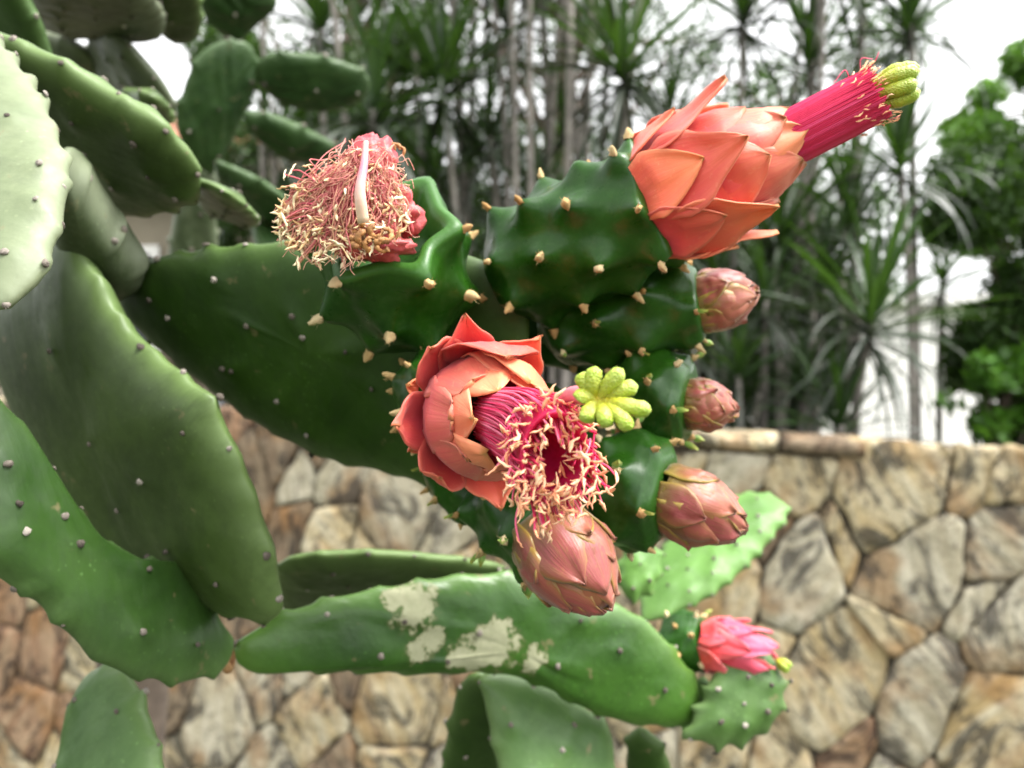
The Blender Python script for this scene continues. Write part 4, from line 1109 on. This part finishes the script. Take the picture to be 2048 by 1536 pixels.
# stamen column: a bent tube
c0, c1, c2 = O + w_ * .016, P(1070, 868, .138), P(1118, 925, .1195)
cdir = (c2 - c1).normalized(); cf = frame(cdir)
def col_c(t): return curve3([c0, c1, c2], t)
def qa(a):
    d = cf[1] * math.cos(a) + cf[2] * math.sin(a)
    return d + UP * d.z * .12 - RIGHT * d.x * .16
V = []
for i in range(24):
    t = i / 23 * .93
    for j in range(40):
        a = 2 * math.pi * j / 40
        q = qa(a)
        V.append(col_c(t) + q * (lerp(.0050, .0066, t) + .00012 * math.sin(j * 2.2)))
for i in range(6):
    t = .93 - i * .09
    for j in range(40):
        a = 2 * math.pi * j / 40
        V.append(col_c(t) + qa(a) * max(.0001, lerp(.0050, .0066, t) - .0005 - i * .00125))
obj('stamen_tube', V, grid_faces(30, 40, True), M['throat'], fl)
rr = random.Random(9)
down = dir_az(cf, scr(250))
for i in range(190):
    a = 2 * math.pi * (i + rr.uniform(-.3, .3)) / 190
    da = abs((a - down + math.pi) % (2 * math.pi) - math.pi)          # 0 = lower left side
    low = math.exp(-(da / 1.2) ** 2)
    te = lerp(rr.uniform(.80, 1.03), rr.uniform(.58, 1.10), low)
    flare = lerp(rr.uniform(.0070, .0088), rr.uniform(.0070, .0098), low)
    q = qa
    if rr.random() < .55: flare = rr.uniform(.0022, .0066); te = rr.uniform(.85, 1.04)
    ts = rr.uniform(.0, .1); aw = a + rr.uniform(-.17, .17)
    pts = [col_c(ts) + q(a) * .0056, col_c(lerp(ts, te, .4)) + q(lerp(a, aw, .3)) * rr.uniform(.0058, .0068), col_c(lerp(ts, te, .75)) + q(aw) * lerp(.0066, flare, .3), col_c(min(te, 1)) + cdir * max(0, te - 1) * .02 + q(aw + rr.uniform(-.06, .06)) * flare - UP * .0012 * low * rr.random()]
    filament(pts, rr.uniform(.00017, .00024), M['filament'], fl)
    if rr.random() < .93:
        d = (q(aw) * rr.uniform(.1, 1) + cdir * rr.uniform(-.3, 1) + Vector((rr.uniform(-.8, .8), rr.uniform(-.8, .8), rr.uniform(-1.0, .4)))).normalized()
        put_anther(pts[-1] + d * .0006, d, fl, rr, ANTH)
for i in range(100):                              # anthers crowding the lower lip
    a = down + rr.gauss(0, .85); te = rr.uniform(.84, 1.08); rad_ = rr.uniform(.0035, .0100)
    p = col_c(min(te, 1)) + cdir * max(0, te - 1) * .02 + (cf[1] * math.cos(a) + cf[2] * math.sin(a)) * rad_
    pin = col_c(te * .8) + (cf[1] * math.cos(a) + cf[2] * math.sin(a)) * .0066
    filament([pin, lerp(pin, p, .5) + Vector((rr.uniform(-.0006, .0006),) * 3), p], .00018, M['filament'], fl, k=6)
    d = Vector((rr.uniform(-1, 1), rr.uniform(-1, .2), rr.uniform(-1, .6))).normalized()
    put_anther(p, d, fl, rr, ANTH)
for (x, y, x2, y2) in [(1040,1000,1038,1085),(1175,900,1210,955),(1190,860,1195,960),(1090,1000,1098,1070),(1190,900,1205,1010)]:
    p0, p1 = P(x, y, .126), P(x2, y2, .1235)
    filament([p0, lerp(p0, p1, .5) + Vector((-.0006, 0, 0)), p1], .00018, M['filament'], fl)
    put_anther(p1, Vector((.5, 0, -.8)), fl, rr, ANTH)
# style and stigma
sbase = col_c(.55) + cf[2] * 0.0; sc_ = P(1196, 800, .1150)
sty = [sbase, P(1130, 800, .128), P(1165, 790, .121), sc_]
v, f = tube([curve3(sty, i / 11) for i in range(12)], [.0014] * 12, 12); obj('style', v, f, M['style'], fl, attrs={'along': [0.3] * len(v)})
lobes = [((1185,768),(1192,733),.1135), ((1218,768),(1246,738),.1120), ((1238,782),(1276,772),.1130), ((1250,812),(1302,822),.1095), ((1235,828),(1262,858),.1090), ((1208,828),(1214,850),.1100), ((1178,822),(1172,846),.1120), ((1168,792),(1156,802),.1140), ((1172,768),(1160,748),.1150)]
for i, (m_, e_, d) in enumerate(lobes):
    stigma_lobe([sc_, P(*m_, (d + .1150) / 2 - .0006), P(*e_, d)], .00104, fl, i)
v, f = tube([sc_ + Vector((0, .002, 0)), sc_, sc_ - Vector((0, .0012, 0))], [.0014, .0017, .0007], 12); obj('stigma_centre', v, f, M['stigma'], fl, attrs={'along': [0.0] * len(v)})

# ---- 2. the tall flower at the upper right -----------------------------
A = P(1000, 562, .205); B = P(1318, 402, .183)
K = .183 / F
fl2, _ = ovary(A, B, [(0, .004), (.06, .0105), (.2, .0138), (.5, .0142), (.85, .0135), (1, .0125)], cactus, seed=8, rows=4, per=7, amp=.0027, sig=.82, tuft_r=.0011, label='tall open coral flower with a straight magenta stamen column')
O = P(1318, 402, .1835); tipb = P(1578, 280, .174)
F2 = frame(tipb - O); w2 = F2[0]; LB = (tipb - O).length
rows = [  # (n, phase, half width, profile, wrap)
 (7, .0, .0070, [(0, -.0040, .0112), (.4, .0015, .0142), (1, .0115, .0158)], .5, 'outer_petal', M['petal']),
 (6, .5, .0092, [(0, -.001, .0108), (.35, .006, .0140), (.7, .0140, .0148), (1, .0215, .0172)], .55, 'outer_petal', M['petal']),
 (5, .15, .0112, [(0, .002, .0106), (.35, .010, .0134), (.75, .019, .0128), (1, .0245, .0108)], .95, 'petal', M['petal']),
 (5, .6, .0112, [(0, .006, .0104), (.4, .015, .0128), (.75, .0245, .0104), (1, .0300, .0074)], 1.0, 'petal', M['petal_in']),
 (5, .1, .0095, [(0, .008, .0098), (.5, .020, .0115), (.8, .0275, .0084), (1, .0325, .0060)], 1.0, 'petal', M['petal_in'])]
rr = random.Random(4)
for q, (n, ph, W, pf, wr, nm, mt) in enumerate(rows):
    for i in range(n):
        az = 2 * math.pi * (i + ph) / n + rr.uniform(-.08, .08) + .3
        k = rr.uniform(.92, 1.1)
        jt = rr.uniform(-.0012, .0016)
        pf2 = [(t, a + (jt if t == 1 else 0), r + (rr.uniform(-.0005, .0018) if (t == 1 and q < 2) else 0)) for t, a, r in pf]
        petal(O, F2, az, pf2, W * k, mt, fl2, wrap=wr, seed=100 + q * 10 + i, point=(.15 if q < 2 else .9), name=nm, cup=(.1 if q < 2 else 0), keel=0)
cb, ce = tipb - w2 * .004, P(1758, 186, .166)
cF = frame(ce - cb); L2 = (ce - cb).length
V = []
for i in range(10):
    for j in range(32):
        a = 2 * math.pi * j / 32
        V.append(cb + cF[0] * L2 * i / 9 * .97 + (cF[1] * math.cos(a) + cF[2] * math.sin(a)) * lerp(.0056, .0052, i / 9))
obj('stamen_tube', V, grid_faces(10, 32, True), M['throat'], fl2)
for i in range(96):
    a = 2 * math.pi * i / 96; q = cF[1] * math.cos(a) + cF[2] * math.sin(a)
    te = rr.uniform(.93, 1.03); a2 = a + rr.uniform(-.02, .02); q2 = cF[1] * math.cos(a2) + cF[2] * math.sin(a2)
    filament([cb + q * .0058, cb + cF[0] * L2 * te * .5 + q * .00575, cb + cF[0] * L2 * te + q2 * rr.uniform(.0053, .0056)], rr.uniform(.00020, .00026), M['filament_dark'], fl2)
for i in range(62):
    a = rr.uniform(0, 6.28); q = cF[1] * math.cos(a) + cF[2] * math.sin(a)
    te = rr.choice([rr.uniform(.72, .95), rr.uniform(.93, 1.06), rr.uniform(.93, 1.06)])
    p = cb + cF[0] * L2 * te + q * rr.uniform(.0058, .0068)
    put_anther(p, cF[0] * rr.uniform(.2, 1) + Vector((rr.uniform(-.5, .5),) * 3) + q * .3, fl2, rr, ANTH, .8)
for (x, y, x2, y2, x3, y3) in [(1722,150,1722,118,1745,118),(1700,160,1690,140,1668,165),(1750,235,1775,240,1800,232),(1735,140,1750,122,1758,104)]:
    filament([P(x, y, .168), P(x2, y2, .167), P(x3, y3, .167)], .00010, M['filament'], fl2)
sb = cb + cF[0] * L2 * .9
sf = frame(P(1822, 165, .163) - ce)
for i in range(7):
    a = 2 * math.pi * i / 7 + .3 if i < 6 else 0; k = .0024 if i < 6 else 0
    q = sf[1] * math.cos(a) + sf[2] * math.sin(a)
    stigma_lobe([ce - sf[0] * .002 + q * k * .7, ce + sf[0] * .003 + q * k * 1.25, ce + sf[0] * rr.uniform(.0068, .0082) + q * k * 1.0], .00142, fl2, 20 + i)

# ---- 3. the wilted flower ----------------------------------------------
A = P(835, 665, .204); B = P(755, 435, .180)
A = P(830, 655, .206)
fl3, f3 = ovary(A, P(768, 450, .178), [(0, .004), (.1, .0105), (.35, .0148), (.7, .0158), (.9, .0150), (1, .0138)], cactus, seed=12, rows=3, per=6, amp=.0032, hollow=True, tuft_r=.00125, label='wilted flower collapsed into a tangle of dried stamens')
# collapsed perianth: a lumpy hood leaning to the left
def lump(name, c, rx, ry, rz, mat, parent, seed, amt=.35, rot=0, n1=26, n2=40, freq=3.0):
    V = []
    for i in range(n1):
        e = -math.pi / 2 + math.pi * i / (n1 - 1)
        for j in range(n2):
            a = 2 * math.pi * j / n2
            d = Vector((math.cos(e) * math.cos(a), math.cos(e) * math.sin(a), math.sin(e)))
            k = 1 + amt * noise.noise(d * freq + Vector((seed, 0, 0))) + amt * .5 * abs(noise.noise(d * freq * 2.7 + Vector((0, seed, 0)))) - amt * .2
            p = Vector((d.x * rx * k, d.y * ry * k, d.z * rz * k)); p.rotate(Matrix.Rotation(rot, 3, 'Y')); V.append(c + p)
    return obj(name, V, grid_faces(n1, n2, True), mat, parent)
lump('wilted_petal', P(700, 425, .1655), mm(92, .166), .0066, mm(88, .166), M['wilted'], fl3, 2, .34, rot=R(25))
lump('wilted_petal', P(742, 335, .1665), mm(50, .166), .0055, mm(64, .166), M['wilted'], fl3, 4, .3, rot=R(15))
lump('wilted_petal', P(800, 425, .172), mm(38, .172), .005, mm(55, .172), M['wilted'], fl3, 5, .55, rot=R(-20), freq=2.4)
lump('wilted_petal', P(750, 495, .170), mm(72, .170), .006, mm(28, .170), M['wilted'], fl3, 9, .4, freq=2.6)
top = P(735, 285, .168)
rr = random.Random(21)
for i in range(225):                               # matted filaments from the peak over the hood
    # end point inside the fan outline
    t = rr.random()
    ex = lerp(560, 815, rr.random() ** 1.25); lo = 330 if ex > 620 else 380
    hi = interp([(555, 455), (620, 520), (700, 525), (800, 470)], ex)
    ey = lerp(interp([(555, 415), (620, 350), (690, 292), (760, 290), (815, 335)], ex), hi, rr.random() ** .75)
    sx, sy = rr.uniform(690, 790), rr.uniform(275, 320)
    if rr.random() < .62: sx, sy = lerp(sx, ex, .55) + rr.uniform(-20, 20), lerp(sy, ey, .55) + rr.uniform(-20, 20)
    bulge = lambda x, y: .1572 + .00012 * abs(x - 700) * .35 + rr.uniform(-.0012, .0012)
    mx, my = lerp(sx, ex, .5) + rr.uniform(-26, 16), lerp(sy, ey, .45) + rr.uniform(-22, 14)
    p0, p1, p2 = P(sx, sy, (.166 if sy < 321 else .1605) + rr.uniform(-.002, .002)), P(mx, my, bulge(mx, my)), P(ex, ey, bulge(ex, ey) + .0004)
    W_ = lambda k: Vector((rr.uniform(-k, k), rr.uniform(-k * .6, k * .3), rr.uniform(-k, k)))
    filament([p0, lerp(p0, p1, .5) + W_(.0009), p1, lerp(p1, p2, .4) + W_(.0013), lerp(p1, p2, .75) + W_(.0010), p2], rr.uniform(.00008, .00014), M['filament_dry'], fl3, k=18)
    if rr.random() < .97:
        d = Vector((rr.uniform(-1, .4), rr.uniform(-.8, .1), rr.uniform(-1, .7)))
        put_anther(p2 - Vector((0, .0003, 0)), d, fl3, rr, ANTH_DRY, 1.3)
fz = []
for i in range(420):                              # fine matted threads that cannot be counted
    ex = lerp(565, 812, rr.random()); lo_ = interp([(555, 418), (620, 355), (690, 295), (760, 292), (815, 335)], ex); hi_ = interp([(555, 455), (620, 520), (700, 525), (800, 470)], ex)
    ey = lerp(lo_, hi_, rr.random()); dd = .1578 + .00012 * abs(ex - 700) * .35 + rr.uniform(-.0006, .0010)
    a = math.atan2(ey - 285, ex - 735) + rr.gauss(0, .7); L = rr.uniform(12, 34)
    p = [P(ex + math.cos(a + rr.uniform(-.5, .5)) * L * k / 3, ey + math.sin(a + rr.uniform(-.5, .5)) * L * k / 3, dd - (.0004 if 0 < k < 3 else 0)) for k in range(4)]
    fz.append(tube([curve3(p, k / 6) for k in range(7)], [.00007] * 7, 4, cap=False))
v, f = join(fz); o = obj('matted_threads', v, f, M['filament_mat'], fl3); o['kind'] = 'stuff'
for i in range(70):                               # lower left fringe
    ex, ey = rr.choice([(rr.uniform(550, 620), rr.uniform(415, 480)), (rr.uniform(585, 690), rr.uniform(465, 530)), (rr.uniform(560, 660), rr.uniform(330, 420))])
    p2 = P(ex, ey, .162 + rr.uniform(-.002, .002)); p0 = P(lerp(ex, 700, .45), lerp(ey, 400, .45), .1595)
    filament([p0, lerp(p0, p2, .5) + Vector((rr.uniform(-.001, .001), 0, rr.uniform(0, .0015))), p2], .00017, M['filament_dry'], fl3, k=8)
    put_anther(p2, Vector((rr.uniform(-1, .3), rr.uniform(-.5, .1), rr.uniform(-1, .4))), fl3, rr, ANTH_DRY, 1.3)
sp_ = [P(732, 285, .1600), P(728, 330, .1550), P(720, 385, .1530), P(727, 445, .1545)]
v, f = tube([curve3(sp_, i / 15) for i in range(16)], [lerp(.00055, .00115, min(1, i / 12)) for i in range(16)], 12)
obj('style', v, f, M['style'], fl3, attrs={'along': [min(1, (i // 12) / 15) for i in range(len(v))]})
for i, (x, y) in enumerate([(712,452),(728,476),(752,462),(770,470),(742,488),(715,480),(766,490)]):
    a0 = rr.uniform(0, 6)
    ring = [P(x + 13 * math.cos(a0 + q * .9), y + 13 * math.sin(a0 + q * .9), .1575 + rr.uniform(-.0012, .0012)) for q in range(6)]
    v, f = tube([curve3(ring, q / 13) for q in range(14)], [rr.uniform(.0002, .0008) for q in range(14)], 7); obj('dried_stigma_lobe', v, f, M['withered'], fl3)
for (x, y, x2, y2) in [(780,288,800,300),(795,292,806,312),(770,285,790,300)]:
    filament([P(x, y, .166), P((x + x2) / 2 + 8, (y + y2) / 2 - 4, .166), P(x2, y2, .166)], .00035, M['withered'], fl3)

# ---- 4. buds -------------------------------------------------------------
def bud(A, B, O, T, r, Rov, seed, label, per=6, rows=4, rot=0.0, leafy=.35, mat='bud', amp=.0024, ln=None):
    o, f = ovary(A, B, [(0, Rov * .35), (.1, Rov * .78), (.35, Rov), (.72, Rov), (.9, Rov * .90), (1, Rov * .62)], cactus, seed=seed, rows=rows, per=per, amp=amp, leafy=leafy, label=label, name='flower_bud', tuft_r=.0010)
    fr = frame(T - O); L = (T - O).length; rr = random.Random(seed + 50); mt = M[mat]
    v, f = tube([lerp(O, T, i / 9 * .97) for i in range(10)], [r * .80 * math.sqrt(max(.02, 1 - (max(0, i / 9 - .25) / .78) ** 2)) for i in range(10)], 20)
    obj('bud_core', v, f, mt, o, attrs={'along': [.5] * len(v), 'across': [0.0] * len(v)})
    RP = [(-.3, .80), (-.1, .92), (.2, 1.0), (.5, .97), (.75, .74), (.93, .42), (1.06, .10)]
    for q, (n, a0, a1, W, off) in enumerate([(5, -.16, .50, .62, .07), (5, -.10, .80, .80, .05), (4, .05, .98, .90, .02), (3, .25, 1.06, .80, -.02)]):
        for i in range(n):
            az = 2 * math.pi * (i + .5 * (q % 2) + rr.uniform(-.16, .16)) / n + rot
            k = rr.uniform(.93, 1.05) if q < 2 else 1
            pf = [(x, lerp(a0, a1 * k, x) * L, r * (interp(RP, lerp(a0, a1 * k, x)) + off * min(1, x * 1.6) + (.03 if x == 1 else 0))) for x in (0, .15, .3, .45, .6, .75, .88, 1)]
            petal(O, fr, az, pf, r * W * rr.uniform(.9, 1.1), mt, o, wrap=1.0, seed=seed * 10 + q * 7 + i, point=.55, thick=.0005, name='bud_scale', keel=.04)
    return o
bud(P(1085,655,.214), P(1400,612,.200), P(1398,608,.200), P(1512,585,.198), mm(60,.2), mm(80,.205), 21, 'slender closed bud directly under the tall flower', rows=4)
bud(P(1235,790,.208), P(1378,803,.200), P(1376,804,.200), P(1472,824,.198), mm(50,.2), mm(78,.2), 22, 'small closed bud level with the yellow-green stigma', rows=3, rot=.4)
bud(P(1180,968,.200), P(1335,992,.190), P(1338,996,.190), P(1486,1058,.186), mm(72,.19), mm(98,.195), 23, 'closed bud on a round glossy ovary under the small bud', rows=3, rot=.9)
bud(P(985,985,.205), P(1100,1075,.178), P(1100,1072,.179), P(1212,1212,.166), mm(92,.175), mm(80,.19), 24, 'largest closed bud hanging below the open flower', rows=3, rot=.2, leafy=.6)
bud(P(900,750,.215), P(862,775,.200), P(862,776,.200), P(838,800,.196), mm(20,.2), mm(22,.205), 25, 'tiny bud peeping out left of the open flower', rows=2, per=6, amp=.0008, mat='bud')
def small_flower():
    d = .288
    fl4, _ = ovary(P(1328,1292,.300), P(1408,1284,.292), [(0, mm(18,.29)), (.15, mm(38,.29)), (.5, mm(46,.29)), (.85, mm(42,.29)), (1, mm(34,.29))], cactus, seed=26, rows=3, per=6, amp=.0018, leafy=.2, label='small ruffled pink-red flower just opening behind the toothed pad', tuft_r=.0010)
    O = P(1404, 1284, .2915); T = P(1560, 1318, .283); fr = frame(T - O); rr = random.Random(6); q = (T - O).length
    for k, (n, W, pf, mt) in enumerate([
      (6, .0050, [(0, -.02, 38), (.5, .14, 52), (1, .38, 56)], 'pinkred'), (6, .0056, [(0, 0, 36), (.5, .25, 50), (1, .60, 58)], 'pinkred'),
      (6, .0058, [(0, .05, 36), (.5, .42, 50), (.8, .7, 48), (1, .86, 44)], 'pinkred'), (5, .0054, [(0, .1, 34), (.5, .5, 44), (.8, .85, 34), (1, 1.0, 24)], 'pinkred')]):
        for i in range(n):
            az = 2 * math.pi * (i + .5 * (k % 2) + rr.uniform(-.2, .2)) / n
            petal(O, fr, az, [(t, (a + (rr.uniform(-.05, .05) if t == 1 else 0)) * q, mm(r + (rr.uniform(-8, 8) if t == 1 else 0), d)) for t, a, r in pf], W, M[mt], fl4, wrap=.8, seed=300 + k * 9 + i, point=.25, name='petal', keel=-.08 if k < 2 else 0)
    sf = frame(P(1580, 1340, .28) - P(1555, 1322, .283))
    for i in range(5):
        a = i * 1.257; qq = (sf[1] * math.cos(a) + sf[2] * math.sin(a)) * .0013
        stigma_lobe([P(1553, 1320, .283), P(1565, 1328, .282) + qq, P(1580, 1338, .281) + qq], .0009, fl4, 60 + i)
small_flower()
# ovaries packed behind: shadowed fruit between the flowers
def fruit(A, B, Rv, seed, label, per=7, rows=3):
    ovary(A, B, [(0, Rv * .4), (.12, Rv * .8), (.4, Rv), (.8, Rv), (.95, Rv * .7), (1, Rv * .2)], cactus, seed=seed, rows=rows, per=per, label=label, name='green_fruit', tuft_r=.00085, leafy=.2)
fruit(P(1010,640,.222), P(1330,700,.222), mm(70,.222), 31, 'shadowed young fruit behind the open flower')
fruit(P(1020,820,.220), P(1180,900,.205), mm(70,.21), 32, 'small young fruit hidden behind the stamens')
fruit(P(890,900,.218), P(985,1010,.205), mm(58,.21), 33, 'young fruit at the lower corner of the flowering pad')
